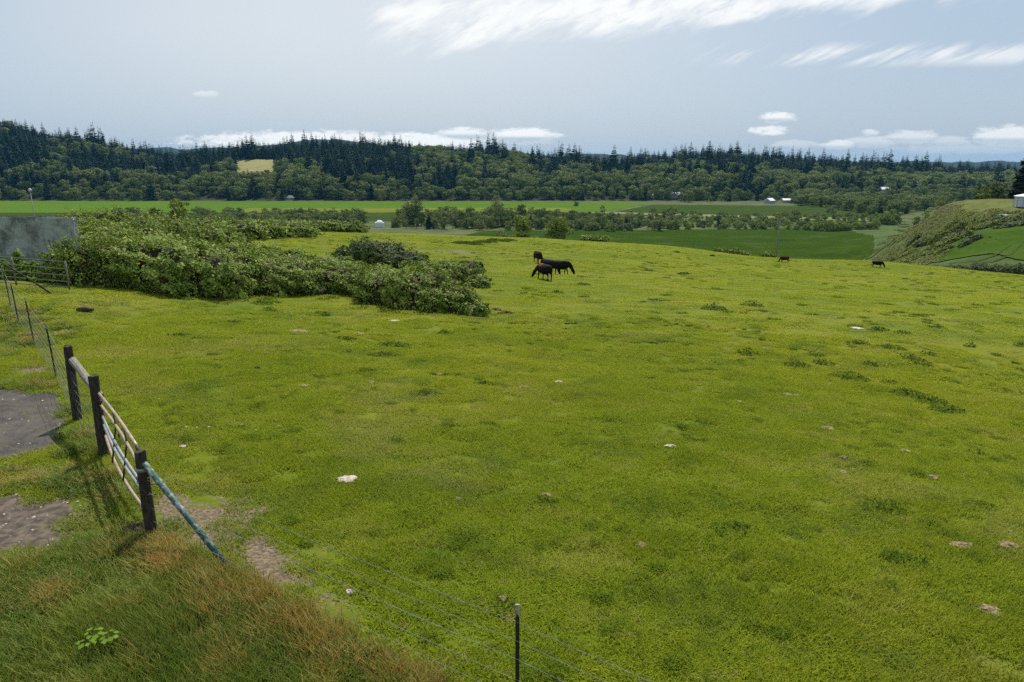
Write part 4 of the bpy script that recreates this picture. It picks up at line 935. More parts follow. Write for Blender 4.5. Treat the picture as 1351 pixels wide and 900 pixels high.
p = atY(1021, 152); root = empty('utility_pole', (p.x, p.y, p.z-.2), .1); root.rotation_euler = (0, math.radians(1.2), .1); tag(root, 'thin grey utility pole standing below the pasture crest at the right', 'utility pole')
MB().tube([(0, 0, 0), (0, 0, 6), (0, 0, 12.2)], [.15, .13, .10], 8).build('pole', M['wood_grey'], root, True)
MB().box((0, 0, 11.7), (1.5, .12, .12)).build('crossarm', M['wood_grey'], root)
for s_ in (-.6, 0.25, .6): MB().tube([(s_, 0, 11.76), (s_, 0, 11.9), (s_, 0, 11.98)], [.03, .05, .02], 6).build('insulator', M['lens'], root)

# ------------------------------------------------------------------ fence, posts, gates
def gp(x, y, dz=0.0): return Vector((x, y, g1(x, y)+dz))
P3 = gp(-5.2, 8.8); P1 = gp(-9.2, 13.5); P2 = gp(-7.55, 11.65); TP = gp(.05, 5.42)
def ray_at(u, v, Y):
    d = ray(u, v); t_ = Y/d[1]; return Vector((d[0]*t_, Y, d[2]*t_))
fence = empty('wire_fence', P3); tag(fence, 'old wire fence with wooden corner posts and dark steel posts along the pasture edge', 'fence')
Lf = lambda p: p-P3
def wood_post(base, h, r, leanx=0, leany=0, mat='wood_post', top=0.02):
    mb = MB(); n_ = 7; pts = [Lf(base)+Vector((leanx*t_, leany*t_, -.25+(h+.25)*t_)) for t_ in [i/(n_-1) for i in range(n_)]]
    mb.tube(pts, [r*(1.1-.12*i/(n_-1)) for i in range(n_)], 12, jit=.12)
    mb.v = [(a, b, c+random.uniform(-.01, .02)*(i >= len(mb.v)-12)) for i, (a, b, c) in enumerate(mb.v)]
    return mb.build('post', M[mat], fence, False)
wood_post(P3, 1.34, .075, .0, .0); wood_post(P1, 1.62, .085, 0.06, 0.0); wood_post(P2, 1.52, .085, 0.03, 0)
# log rail between the two far wooden posts
mb = MB(); a_ = Lf(P1)+Vector((.12, -.02, 1.33)); b_ = Lf(P2)+Vector((.02, .12, 1.10)); mb.tube([a_.lerp(b_, i/6)+Vector((0, 0, random.uniform(-.01, .01))) for i in range(7)], [.075, .08, .072, .076, .07, .072, .066], 10, jit=.12); mb.build('log_rail', M['wood_grey'], fence, False)
# green pipe brace from the near post down to the ground
mb = MB(); a_ = Lf(P3)+Vector((.05, -.02, 1.17)); b_ = Lf(gp(-3.62, 7.9))+Vector((0, 0, -.08)); mb.tube([a_, a_.lerp(b_, .5), b_], .042, 12); mb.build('brace', M['brace_green'], fence, True)
mb = MB(); mb.tube([Lf(P3)+Vector((.0, 0, z_)) for z_ in (1.05, 1.10)], .088, 12); mb.build('wire_wrap', M['wire'], fence, True)
mb = MB(); mb.tube([Lf(P3)+Vector((.09*math.cos(i*.9), .09*math.sin(i*.9), .86+.004*i)) for i in range(26)], .006, 5); mb.tube([Lf(P3)+Vector((.14*math.cos(i*.5)+.03, .10*math.sin(i*.5), .82-.01*i)) for i in range(14)], .007, 5); mb.build('chain', M['tube_dark'], fence, True)
tps = [TP]
TPL = [gp(-11.55, 16.45), gp(-14.5, 19.95), gp(-16.6, 22.3), gp(-18.5, 24.6), gp(-20.6, 26.6)]
def tpost(base, h, lean=(0, 0)):
    mb = MB(); b = Lf(base); t_ = Lf(base)+Vector((lean[0], lean[1], h)); b.z -= .3
    d = t_-b
    for (ox, oy, wx, wy) in ((0, 0, .038, .008), (0, .016, .008, .030)):
        vs_ = []
        for q in (b, t_):
            for (sx_, sy_) in ((-1, -1), (1, -1), (1, 1), (-1, 1)): vs_.append(q+Vector((ox+sx_*wx/2, oy+sy_*wy/2, 0)))
        mb.add(vs_, [(0, 1, 5, 4), (1, 2, 6, 5), (2, 3, 7, 6), (3, 0, 4, 7), (4, 5, 6, 7), (3, 2, 1, 0)])
    for i in range(14):
        q = b.lerp(t_, .3+.68*i/14); mb.box(q+Vector((0, -.008, 0)), (.02, .012, .02))
    o = mb.build('steel_post', M['tpost'], fence)
    q0 = b.lerp(t_, .925)
    cp_ = MB(); 
    vs_ = []
    for q, g_ in ((q0, .0015), (t_, .0015)):
        for (sx_, sy_) in ((-1, -1), (1, -1), (1, 1), (-1, 1)): vs_.append(q+Vector((sx_*(.019+g_), sy_*(.004+g_)*1.6, .002*(q is t_))))
    cp_.add(vs_, [(0, 1, 5, 4), (1, 2, 6, 5), (2, 3, 7, 6), (3, 0, 4, 7), (4, 5, 6, 7)]); cp_.build('painted_tip', M['white_tip'], o)
    return o
tpost(TP, 1.36)
for q in TPL: tpost(q, 1.42, (-.06, 0.03))
tpost(gp(4.3, 2.7), 1.36)
def wire(pts, r=.0022, sag=.02, mat='wire', barb=0, nm='wire'):
    mb = MB(); W = []
    for i in range(len(pts)-1):
        for j in range(10):
            t_ = j/10; W.append(pts[i].lerp(pts[i+1], t_)-Vector((0, 0, sag*4*t_*(1-t_))))
    W.append(pts[-1]); mb.tube(W, r, 4)
    if barb:
        tot_ = 0
        for i in range(len(W)-1):
            sg = (W[i+1]-W[i]).length; nb_ = int(sg/barb)
            for j in range(nb_):
                q = W[i].lerp(W[i+1], (j+.5)/max(nb_, 1)); d = Vector((random.uniform(-1, 1), random.uniform(-1, 1), random.uniform(-1, 1))).normalized()*.014
                mb.tube([q-d, q+d], r*.8, 3)
    return mb.build(nm, M[mat], fence)
END = gp(4.3, 2.7)
for i, z_ in enumerate((1.18, .98, .78, .55, .34, .15)):
    wire([Lf(P3)+Vector((0, .0, z_-.05)), Lf(TP)+Vector((0, -.012, z_)), Lf(END)+Vector((0, -.012, z_))], .0028 if i != 2 else .0038, .05, barb=.12 if i in (0, 2) else 0)
# woven wire on the far run
LP = [P3*0+Lf(P1)]+[Lf(q) for q in TPL]+[Lf(gp(-24, 30))]
for z_ in (.06, .18, .32, .48, .66, .86, 1.06, 1.25): wire([q+Vector((0, -.02, z_)) for q in LP], .0024 if z_ < 1.2 else .0035, .012)
mb = MB()
for i in range(len(LP)-2):
    n_ = int((LP[i+1]-LP[i]).length/.17)
    for j in range(n_):
        q = LP[i].lerp(LP[i+1], (j+.5)/n_); q.z = g1(q.x+P3.x, q.y+P3.y)-P3.z
        mb.tube([q+Vector((0, -.02, .05)), q+Vector((0, -.02, 1.07))], .0016, 3, caps=False)
mb.build('wire_mesh', M['wire'], fence)
for z_ in (.10, .30, .50, .70, .90, 1.1): wire([Lf(P1)+Vector((.05, -.03, z_)), Lf(P2)+Vector((0, -.03, z_))], .0022, .01)
mb = MB()
for j in range(12):
    q = Lf(P1).lerp(Lf(P2), (j+.5)/12); mb.tube([q+Vector((.02, -.03, .08)), q+Vector((.02, -.03, 1.12))], .0016, 3, caps=False)
mb.build('wire_mesh', M['wire'], fence)
# bent tube gate
gate = empty('tube_gate', P2); tag(gate, 'bent tube gate with faded tan rails between the two near wooden posts', 'gate')
A0 = P2+Vector((.10, -.03, 0)); B0 = gp(-5.42, 9.12); dG = (B0-A0); nG = Vector((dG.y, -dG.x, 0)).normalized()
def gpt(s, z_, bow=0.0): 
    q = A0+dG*s-P2; return Vector((q.x, q.y, 0))+Vector((0, 0, A0.z-P2.z+(B0.z-A0.z)*s+z_)) - nG*bow
def rail(zs, mat, bow=.0, s1=1.0, r=.024, drop=None, nm='rail'):
    mb = MB(); pts = []
    for i in range(13):
        s = s1*i/12; z_ = zs[0]+(zs[1]-zs[0])*i/12; b = bow*math.sin(math.pi*min(1, s/s1))
        pts.append(gpt(s, z_, b))
    if drop: pts += [gpt(s1+.02, zs[1]-.05), gpt(s1+.03, drop)]
    mb.tube(pts, r, 8); return mb.build(nm, M[mat], gate, True)
rail((1.20, 1.27), 'tube_tan', .02, 1.0, .026)
rail((.98, .94), 'tube_tan', .03, 1.0)
rail((.76, .66), 'tube_grey', -.035, 1.0, .022); rail((.60, .54), 'tube_grey', -.05, 1.0, .022)
rail((.40, .22), 'tube_tan', -.07, 1.0)
mb = MB(); mb.tube([gpt(1.0, 1.28), gpt(1.015, 1.2), gpt(1.02, .7), gpt(1.015, .25), gpt(.99, .2)], .026, 8); mb.build('end_stile', M['tube_dark'], gate, True)
mb = MB(); mb.tube([gpt(.0, 1.24), gpt(-.005, .8), gpt(0, .34)], .026, 8); mb.build('hinge_stile', M['tube_dark'], gate, True)
for s in (.38, .66): mb = MB(); mb.tube([gpt(s, 1.21, .02), gpt(s, .95, .03), gpt(s, .32, -.10)], .014, 6); mb.build('brace', M['tube_dark'], gate, True)
mb = MB(); mb.tube([gpt(.46+.02*math.cos(i), .86+.03*math.sin(i*1.3), .02) for i in range(14)], .009, 5); mb.build('wire_wrap', M['tube_dark'], gate, True)
# far gate at the end of the fence
g0 = ray_at(-50, 383, 28.4); g0 = gp(g0.x, 28.4); g1_ = gp(-18.45, 28.0)
far = empty('farm_gate', g0); tag(far, 'grey five rail metal gate far back at the left, its right end in the brambles', 'gate')
for z_ in (.22, .47, .73, 1.0, 1.30): 
    mb = MB(); mb.tube([Vector((0, 0, z_)), (g1_-g0)+Vector((0, 0, z_))], .022, 8); mb.build('rail', M['far_gate_metal'], far, True)
for s in (.0, .52, 1.0): q = (g1_-g0)*s; mb = MB(); mb.tube([q+Vector((0, -.03, .15)), q+Vector((0, -.03, 1.34))], .035, 8); mb.build('upright', M['wood_grey'], far, True)
q = gp(-20.9, 27.6); q2 = gp(-18.75, 27.4)
brace = empty('leaning_pole', q2); tag(brace, 'dark pole leaning down to the ground in front of the far metal gate', 'pole')
MB().tube([(0, 0, -.05), (q-q2)*.5+Vector((0, 0, .62)), (q-q2)+Vector((0, 0, 1.22))], [.035, .035, .03], 8).build('shaft', M['wood_post'], brace, True)

# ------------------------------------------------------------------ cattle
def loft(bm, pts, rad, k=14):
    """closed tube with elliptical rings; rad = (half width across Y, half height)"""
    P = [Vector(p) for p in pts]; rings = []
    for i, p in enumerate(P):
        d = (P[min(i+1, len(P)-1)]-P[max(i-1, 0)]).normalized(); a = Vector((0, 1, 0)) if abs(d.y) < .8 else Vector((1, 0, 0)); a = (a-d*a.dot(d)).normalized(); b = d.cross(a); rw, rh = rad[i]
        rings.append([bm.verts.new(p+a*math.cos(2*math.pi*j/k)*rw+b*math.sin(2*math.pi*j/k)*rh) for j in range(k)])
    for i in range(len(rings)-1):
        for j in range(k): bm.faces.new((rings[i][j], rings[i][(j+1) % k], rings[i+1][(j+1) % k], rings[i+1][j]))
    bm.faces.new(rings[0][::-1]); bm.faces.new(rings[-1])
def cow_mesh(name, mat, pose='graze', step=0.0, R=random):
    """head towards +X, ground at z=0, 1.32 m at the withers; one closed skin"""
    bm = bmesh.new()
    loft(bm, [(-.93, 0, 1.06), (-.88, 0, 1.04), (-.76, 0, .99), (-.5, 0, .90), (-.2, 0, .85), (.12, 0, .84), (.42, 0, .86), (.64, 0, .90), (.80, 0, .93), (.88, 0, .94)],
         [(.06, .08), (.17, .20), (.26, .29), (.31, .37), (.36, .41), (.36, .42), (.31, .42), (.24, .38), (.17, .28), (.08, .16)])
    if pose == 'graze': N_ = [(.66, 0, 1.03), (.88, 0, .93), (1.06, 0, .72), (1.18, 0, .52)]; H = [(1.12, 0, .58), (1.20, 0, .46), (1.29, 0, .30), (1.36, 0, .14), (1.385, 0, .07)]
    else: N_ = [(.66, 0, 1.03), (.84, .08, .92), (.96, .22, .74), (1.02, .33, .56)]; H = [(.98, .28, .62), (1.04, .36, .48), (1.09, .44, .31), (1.13, .50, .15), (1.14, .52, .08)]
    loft(bm, N_, [(.17, .26), (.14, .24), (.115, .19), (.10, .14)]); loft(bm, H, [(.10, .11), (.12, .16), (.10, .135), (.085, .10), (.07, .07)])
    hd = Vector(H[0])
    for s in (-1, 1): loft(bm, [hd+Vector((-.02, s*.06, .01)), hd+Vector((-.05, s*.17, .03)), hd+Vector((-.07, s*.27, .0)), hd+Vector((-.08, s*.31, -.02))], [(.035, .03), (.028, .065), (.024, .05), (.018, .02)], 8)
    for s in (-1, 1):
        d = step*s*.13
        loft(bm, [(.56, s*.17, .82), (.58, s*.19, .64), (.60+d*.5, s*.19, .44), (.60+d*.8, s*.19, .36), (.60+d, s*.19, .20), (.61+d, s*.19, .09), (.64+d, s*.19, .0)], [(.11, .16), (.085, .11), (.055, .06), (.058, .062), (.038, .042), (.045, .05), (.058, .062)], 10)
        d = -d
        loft(bm, [(-.70, s*.15, .92), (-.66, s*.19, .72), (-.68+d*.4, s*.19, .56), (-.80+d*.7, s*.19, .42), (-.78+d*.9, s*.19, .24), (-.76+d, s*.19, .09), (-.73+d, s*.19, .0)], [(.13, .20), (.12, .20), (.075, .11), (.05, .062), (.04, .046), (.046, .05), (.058, .062)], 10)
    loft(bm, [(-.90, 0, 1.12), (-.99, 0, 1.05), (-1.02, 0, .80), (-1.02, .02, .52), (-1.02, .02, .40), (-1.02, .02, .28)], [(.04, .04), (.035, .035), (.027, .027), (.027, .027), (.05, .05), (.022, .022)], 8)
    bmesh.ops.recalc_face_normals(bm, faces=bm.faces[:])
    me = bpy.data.meshes.new(name+'_parts'); bm.to_mesh(me); bm.free(); o = bpy.data.objects.new(name+'_tmp', me); COL.objects.link(o)
    rm = o.modifiers.new('r', 'REMESH'); rm.mode = 'VOXEL'; rm.voxel_size = .022; sm = o.modifiers.new('s', 'SMOOTH'); sm.factor = .5; sm.iterations = 4
    dg = bpy.context.evaluated_depsgraph_get(); dg.update(); m2 = bpy.data.meshes.new_from_object(o.evaluated_get(dg)); m2.name = name; m2.materials.clear(); m2.materials.append(mat)
    bpy.data.objects.remove(o); m2.polygons.foreach_set('use_smooth', [True]*len(m2.polygons)); return m2
def hide(name, c1, c2, mix=None):
    m, n, l, p = newmat(name); t = NT(m); O = t.obj(); f = t.noise(3, 5, .6, O); c = t.mix(t.ss(f, .35, .7), c1, c2)
    if mix:
        sp_ = n.new('ShaderNodeSeparateXYZ'); l.new(O, sp_.inputs[0]); k_ = t.math('ADD', sp_.outputs[0], t.math('MULTIPLY', t.math('SUBTRACT', f, .5), .5))
        kz = t.math('MULTIPLY', t.ss(k_, .05, .35), t.ss(t.math('ADD', sp_.outputs[2], t.math('MULTIPLY', sp_.outputs[1], -1.0)), .7, 1.0)); c = t.mix(kz, c, mix)
    t.put(p.inputs['Base Color'], c); p.inputs['Roughness'].default_value = .8; p.inputs['Specular IOR Level'].default_value = .08
    l.new(t.bump(t.noise(30, 4, .7, O), .3, .01), p.inputs['Normal']); return m
HB = hide('black_hide', (.010, .009, .009), (.020, .016, .013)); HD = hide('dark_brown_hide', (.030, .014, .010), (.016, .010, .008)); HR = hide('red_brown_hide', (.060, .020, .012), (.030, .012, .009)); HP = hide('black_hide_with_red_shoulder', (.012, .010, .009), (.02, .014, .012), (.24, .06, .02))
def cow(label, p, head_u, mat, pose, sc, step=.5, rz=None):
    o = link('cow', cow_mesh('cow', mat, pose, step), None, p, rz, sc); return tag(o, label, 'cow', 'cattle grazing on the slope')
cow('dark brown cow seen from the front with its head down, farthest back of the cluster', at(710, 347), 0, HD, 'graze', .95, .3, math.radians(-72))
cow('black cow half hidden behind the red shouldered one', at(724, 361.0), 0, HB, 'graze', .98, .4, math.radians(-48))
cow('black cow grazing to the right, side on, rightmost of the cluster', at(738, 362.0), 0, HB, 'graze', .94, .7, math.radians(-16))
cow('nearest cow of the cluster, black with a rust red shoulder, its back turned', at(718.5, 369.0), 0, HP, 'side', .94, .4, math.radians(118))
cow('lone red brown cow grazing to the left near the crest', atY(1035, 98), 0, HR, 'graze', .68, .5, math.radians(188))
cow('lone black cow grazing at the far right edge of the crest', atY(1157, 92), 0, HB, 'graze', .68, .7, math.radians(-28))
cow('black cow whose rump shows from behind the rounded bramble mound', Vector((-2.95, 49.2, g1(-2.95, 49.2))), 0, HB, 'graze', 1.0, .3, math.radians(152))

# ------------------------------------------------------------------ turf, tall grass
def blade_tile(seed, n, rad, hmin, hmax, wid, bend=.5, seg=1, flat=.0):
    R = np.random.default_rng(seed); r_ = rad*np.sqrt(R.random(n))*R.uniform(.6, 1.1, n); a_ = R.uniform(0, 6.283, n); bx = r_*np.cos(a_); by = r_*np.sin(a_)
    h_ = R.uniform(hmin, hmax, n); fa = R.uniform(0, 6.283, n); fx, fy = np.cos(fa), np.sin(fa); sx_, sy_ = -fy, fx; be = h_*bend*R.uniform(.2, 1.3, n); w_ = wid*R.uniform(.6, 1.4, n)
    V = []; hh = []
    for k in range(seg+1):
        t_ = k/seg; ww = w_*(1-t_**1.5*.92)/2; off = be*t_**2; z_ = h_*t_*(1-.25*bend*t_)
        for sg in (-1, 1): V.append(np.c_[bx+fx*off+sx_*ww*sg, by+fy*off+sy_*ww*sg, z_]); hh.append(np.full(n, t_))
    V = np.stack(V, 1).reshape(-1, 3); H_ = np.stack(hh, 1).reshape(-1); m_ = 2*(seg+1); o_ = np.arange(n)[:, None]*m_
    F_ = np.concatenate([o_+np.array([2*k, 2*k+1, 2*k+3, 2*k+2]) for k in range(seg)]); rn = np.tile(R.random(n), seg)
    return V, F_, rn, H_
def tile(name, mat, *a, **k):
    V, F_, rn, H_ = blade_tile(*a, **k); return mesh_np(name, V, F_, mat, rnd=rn, h=H_)
TUR = [tile('turf', M['turf'], s_, 620, .34, .015, .055, .013, bend=1.25) for s_ in (1, 2, 3, 4)]
TURC = [tile('turf', M['turf'], s_, 420, 1.0, .03, .075, .038, bend=1.5) for s_ in (5, 6, 7)]
def in_yard(x, y):
    """tall unmown side of the fence"""
    fx = np.interp(x, [-9, -5.2, .05, 4.3], [12.0, 8.75, 5.35, 2.6]); return (y < fx-.18)
def near_pts(n, r0, r1, a0=-42, a1=42):
    r_ = np.sqrt(rng.uniform(r0*r0, r1*r1, n)); a_ = np.radians(rng.uniform(a0, a1, n)); return r_*np.sin(a_), r_*np.cos(a_)
def poly_mask(x, y, P):
    ins = np.zeros(len(x), bool); j = len(P)-1
    for i in range(len(P)):
        xi, yi = P[i][:2]; xj, yj = P[j][:2]; c = ((yi > y) != (yj > y)) & (x < (xj-xi)*(y-yi)/((yj-yi) or 1e-9)+xi); ins ^= c; j = i
    return ins
AS = [[at(*q) for q in ((-60, 498), (88, 520), (96, 590), (-70, 624))], [at(*q) for q in ((-60, 664), (104, 656), (84, 722), (-60, 752))]]
def onasph(x, y, k=1.0): 
    w_ = (vnoise(x, y, .8)-.5)*.5
    return poly_mask(x+w_, y+w_, AS[0]) | poly_mask(x+w_, y-w_, AS[1])
x, y = near_pts(10500, 5, 33); k = (rng.random(len(x)) < ss(-np.hypot(x, y), -33, -20)) & ~onasph(x, y) & (rng.random(len(x)) > dirt_f(x, y)*.88); x, y = x[k], y[k]
sc_ = .8+.8*vnoise(x, y, 1.3)**1.5+.7*(vnoise(x, y, .5) > .74)+.35*rng.random(len(x))
scatter('pasture_grass', 'short grazed grass of the near pasture', 'grass', np.c_[x, y, gz(x, y)+.008+.0007*np.hypot(x, y)], rng.uniform(0, 6.28, len(x)), np.c_[np.ones(len(x)), np.ones(len(x)), sc_]*rng.uniform(.9, 1.15, len(x))[:, None], rng.integers(0, 4, len(x)), TUR, True)
x, y = near_pts(9300, 19, 125); k = (rng.random(len(x)) < ss(np.hypot(x, y), 19, 33)) & (rng.random(len(x)) > dirt_f(x, y)*1.15) & (np.interp(x, CRX, CRY) > y+14); x, y = x[k], y[k]
scatter('far_pasture_grass', 'short grazed grass farther up the slope', 'grass', np.c_[x, y, gz(x, y)+.015], rng.uniform(0, 6.28, len(x)), np.c_[np.ones(len(x)), np.ones(len(x)), .5+.9*vnoise(x, y, 3)], rng.integers(0, 3, len(x)), TURC, True)
TUF = [tile('turf', M['tuft'], s_, 120, .11, .04, .11, .010, bend=.9, seg=2) for s_ in (21, 22)]+[tile('turf', M['tuft'], s_, 90, .26, .06, .15, .026, bend=.9, seg=2) for s_ in (23, 24)]
x, y = near_pts(1500, 5, 30); x2, y2 = near_pts(2400, 28, 110); x = np.r_[x, x2]; y = np.r_[y, y2]; k = (vnoise(x, y, 2.2)*.7+.3*vnoise(x, y, 9) > .48) & ~onasph(x, y) & (np.interp(x, CRX, CRY) > y+14) & (rng.random(len(x)) > dirt_f(x, y)); x, y = x[k], y[k]; fr = np.hypot(x, y) > 30
u2 = rng.uniform(.6, 1.3, len(x)); scatter('grass_tufts', 'darker tufts of longer grass dotted over the pasture', 'grass', np.c_[x, y, gz(x, y)+.004], rng.uniform(0, 6.28, len(x)), np.c_[u2*1.3, u2*1.3, u2], np.where(fr, 2, 0)+rng.integers(0, 2, len(x)), TUF, True)
# tall grass: near bank, strips between the asphalt, round the posts
TG = [tile('tall_grass', M['tall_green'], s_, 150, .30, .12, .36, .014, bend=.5, seg=3) for s_ in (11, 12, 13)]
TR = [tile('tall_grass', M['tall_rust'], s_, 170, .28, .18, .42, .010, bend=.45, seg=3) for s_ in (14, 15)]
x = rng.uniform(-13, 3, 9000); y = rng.uniform(2.2, 10.2, 9000); fx = np.interp(x, [-9, -5.2, .05, 4.3], [12.0, 8.75, 5.35, 2.6])
lim = np.minimum(fx-.12+rng.uniform(-.15, .12, len(x)), np.interp(x, [-13, -8.3, -7.2, -6.3, -5.6, -4.6], [6.7, 7.0, 7.45, 8.15, 8.75, 9.2]))
k = (y < lim) & (np.abs(x/y) < 1.0); X1, Y1 = x[k], y[k]
d = (np.interp(X1, [-9, -5.2, .05, 4.3], [12.0, 8.75, 5.35, 2.6])-Y1); rust = (rng.random(len(X1)) < np.clip(.20+.22*(X1+5.2)-d*1.05+(vnoise(X1, Y1, 1.1)-.5)*1.1, .04, .95))
k = rng.random(len(X1)) < .80+.2*rust; X1, Y1, rust = X1[k], Y1[k], rust[k]
def patch(u, v, r_, n_, rx=1.0):
    p = at(u, v); a_ = rng.uniform(0, 6.28, n_); q = r_*np.sqrt(rng.random(n_)); return p.x+q*np.cos(a_)*rx, p.y+q*np.sin(a_)
ex = [patch(10, 640, .6, 20, 1.6), patch(70, 632, .5, 16, 1.2), patch(115, 595, .38, 12), patch(128, 640, .38, 12), patch(105, 575, .3, 8), patch(150, 655, .35, 9), patch(25, 440, 1.6, 60), patch(0, 460, 1.4, 60), patch(10, 420, 1.6, 50), patch(95, 545, .3, 8), patch(40, 508, .35, 8, 2), patch(200, 705, .25, 8)]
X2 = np.concatenate([e[0] for e in ex]); Y2 = np.concatenate([e[1] for e in ex])
XX = np.r_[X1, X2]; YY = np.r_[Y1, Y2]; rr_ = np.r_[rust, rng.random(len(X2)) < .15]
idx = np.where(rr_, 3+rng.integers(0, 2, len(XX)), rng.integers(0, 3, len(XX))); hs = (.55+.6*vnoise(XX, YY, .9))*np.r_[np.ones(len(X1)), np.full(len(X2), .55)]
scatter('tall_grass', 'tall green and rust coloured seeding grass on the near side of the fence', 'grass', np.c_[XX, YY, gz(XX, YY)-.01], rng.uniform(0, 6.28, len(XX)), np.c_[np.ones(len(XX)), np.ones(len(XX)), hs], idx, TG+TR)

# ------------------------------------------------------------------ weeds, dung, stones on the pasture
def weed(label, u, v, r_, h_, seed, mat='weed', name='weed_clump', group='weed clumps on the pasture', dens=260):
    p = at(u, v); R = np.random.default_rng(seed); sz = .016+.0012*p.length; n_ = max(60, int(dens*3.2*r_*r_*(.07/sz)**1.2)); q = r_*R.random(n_)**.6; a_ = R.uniform(0, 6.28, n_)
    C = np.c_[q*np.cos(a_)*1.3, q*np.sin(a_), 0*q]; C[:, 2] = gz(p.x+C[:, 0], p.y+C[:, 1])-p.z+h_*(1-(q/r_)**2)*R.random(n_)+.02
    Nn = np.c_[np.cos(a_)*.5, np.sin(a_)*.5, np.ones(n_)]+R.normal(size=(n_, 3))*.4
    v_, f_ = cards(C, Nn, sz*1.3, 2.0, .4, R, fold=.2); return tag(link(name, mesh_np(name, v_, f_, M[mat], rnd=R.random(len(f_))), None, p), label, 'weed', group)
ORD = ['first', 'second', 'third', 'fourth', 'fifth', 'sixth', 'seventh', 'eighth', 'ninth', 'tenth', 'eleventh', 'twelfth', 'thirteenth', 'fourteenth', 'fifteenth', 'sixteenth', 'seventeenth', 'eighteenth', 'nineteenth', 'twentieth']
def by_rows(L, what):
    bands = [(0, 400, 'in the farthest strip below the crest'), (400, 450, 'in the far part of the pasture'), (450, 482, 'in the upper middle of the pasture'), (482, 560, 'in the middle of the pasture'), (560, 660, 'in the lower middle of the pasture'), (660, 901, 'in the nearest part of the pasture')]
    out = [None]*len(L)
    for a_, b_, tx_ in bands:
        I = sorted([i for i in range(len(L)) if a_ <= L[i][1] < b_], key=lambda i: L[i][0])
        for r_, i in enumerate(I): out[i] = '%s %s, %s from the left' % (what, tx_, ORD[r_])
    return out
WD = [(942, 408, .55, .35), (992, 404, .55, .32), (985, 468, .4, .25), (1052, 484, .4, .2), (1085, 480, .3, .2), (1120, 500, .55, .22), (1132, 455, .4, .2), (1175, 461, .5, .2), (1200, 475, .4, .25), (1215, 482, .4, .22), (1236, 433, .35, .2), (1223, 468, .3, .2), (1147, 482, .25, .18),
      (1172, 507, .25, .15), (1198, 522, .45, .2), (1225, 530, .4, .2), (1250, 542, .4, .2), (1190, 440, .3, .15), (1158, 436, .4, .18), (1280, 457, .2, .15), (1075, 470, .3, .15), (970, 700, .30, .13), (1166, 672, .38, .14), (1192, 740, .25, .1), (722, 663, .22, .08), (664, 800, .18, .10),
      (347, 401, .4, .22), (357, 411, .3, .2), (522, 457, .5, .15), (510, 470, .4, .12), (565, 520, .3, .12), (640, 508, .3, .12), (457, 449, .4, .12), (310, 427, .3, .12), (236, 444, .4, .12), (425, 415, .3, .15), (588, 440, .3, .14), (600, 360, .4, .2), (735, 387, .35, .2), (770, 376, .4, .2), (855, 358, .6, .25), (903, 362, .6, .2), (893, 333, .5, .2), (940, 338, .4, .2), (1290, 600, .2, .1), (885, 735, .15, .07), (1290, 668, .25, .1)]
WL = by_rows(WD, 'dark green weed clump')
for k, (u, v, r_, h_) in enumerate(WD): weed(WL[k], u, v, r_, h_, 900+k)
for k, (u, v) in enumerate([(x_, 322-(x_-610)*.06+random.uniform(-2, 2)) for x_ in range(608, 680, 9)]): weed('rough weed tuft on the low bank across the upper meadow, %s from the left' % ORD[k], u, v, 1.1, .35, 960+k, group='tufts of the low meadow bank')
for k, (u, v, r_, h_) in enumerate([(8, 338, .9, 1.0), (28, 334, .9, 1.5), (48, 340, .8, .9), (20, 345, .8, .7), (66, 345, .7, .6)]):
    p = atY(u, 30.6); R = np.random.default_rng(k); n_ = 420; q = R.random(n_); a_ = R.uniform(0, 6.28, n_); C = np.c_[r_*q*np.cos(a_), r_*q*np.sin(a_)*.8, h_*(1-q*.75)*R.random(n_)**.6]
    v_, f_ = cards(C, np.c_[np.cos(a_)*.6, np.sin(a_)*.6, np.ones(n_)]+R.normal(size=(n_, 3))*.3, .16, 2.6, .4, R, fold=.15)
    tag(link('fern_clump', mesh_np('fern_clump', v_, f_, M['fern'], rnd=R.random(n_)), None, p), ['bright fern like shrub at the left edge below the concrete wall', 'tallest bright shrub in front of the concrete wall', 'bright shrub right of the tallest one under the concrete wall', 'low bright shrub behind the middle of the far metal gate', 'small bright shrub by the right end of the far metal gate'][k], 'shrub', 'bright shrubs below the concrete wall')
def lump(name, label, cat, u, v, r_, h_, mat, seed, group=None, asp=.75, off=(0, 0)):
    p = at(u, v); R = random.Random(seed); bm = bmesh.new(); bmesh.ops.create_icosphere(bm, subdivisions=3, radius=1)
    for q in bm.verts:
        n_ = 1+.22*math.sin(q.co.x*3.1+seed)+.16*math.sin(q.co.y*5.3+seed*2)+.12*math.sin(q.co.x*9+q.co.y*7+seed)+R.uniform(-.07, .07)
        q.co = Vector((q.co.x*r_*n_, q.co.y*r_*asp*n_, q.co.z*h_*(1+.35*math.sin(q.co.x*7+seed)*math.cos(q.co.y*6))))
        q.co.z += g1(p.x+q.co.x, p.y+q.co.y)-p.z+h_*.2+(.022 if name in ('stone', 'dung_pat') else 0)
    me = bpy.data.meshes.new(name); bm.to_mesh(me); bm.free(); me.materials.append(M[mat]); me.polygons.foreach_set('use_smooth', [False]*len(me.polygons))
    return tag(link(name, me, None, p, None), label, cat, group)
ST = [(457, 635, .17, .05, 'largest pale flat stone in the near pasture'), (519, 425, .28, .05, 'pale flat stone below the right tip of the brambles'), (1131, 434, .3, .03, 'pale stone far out on the right of the pasture'), (462, 784, .05, .035, 'small round pale stone near the fence wires'), (885, 590, .10, .03, 'pale stone in the middle of the pasture'), (737, 505, .10, .03, 'pale stone right of the middle of the pasture, above the larger one'), (241, 591, .06, .03, 'small pale stone near the gate'), (975, 531, .08, .02, 'tiny pale stone above the brown dung heap')]
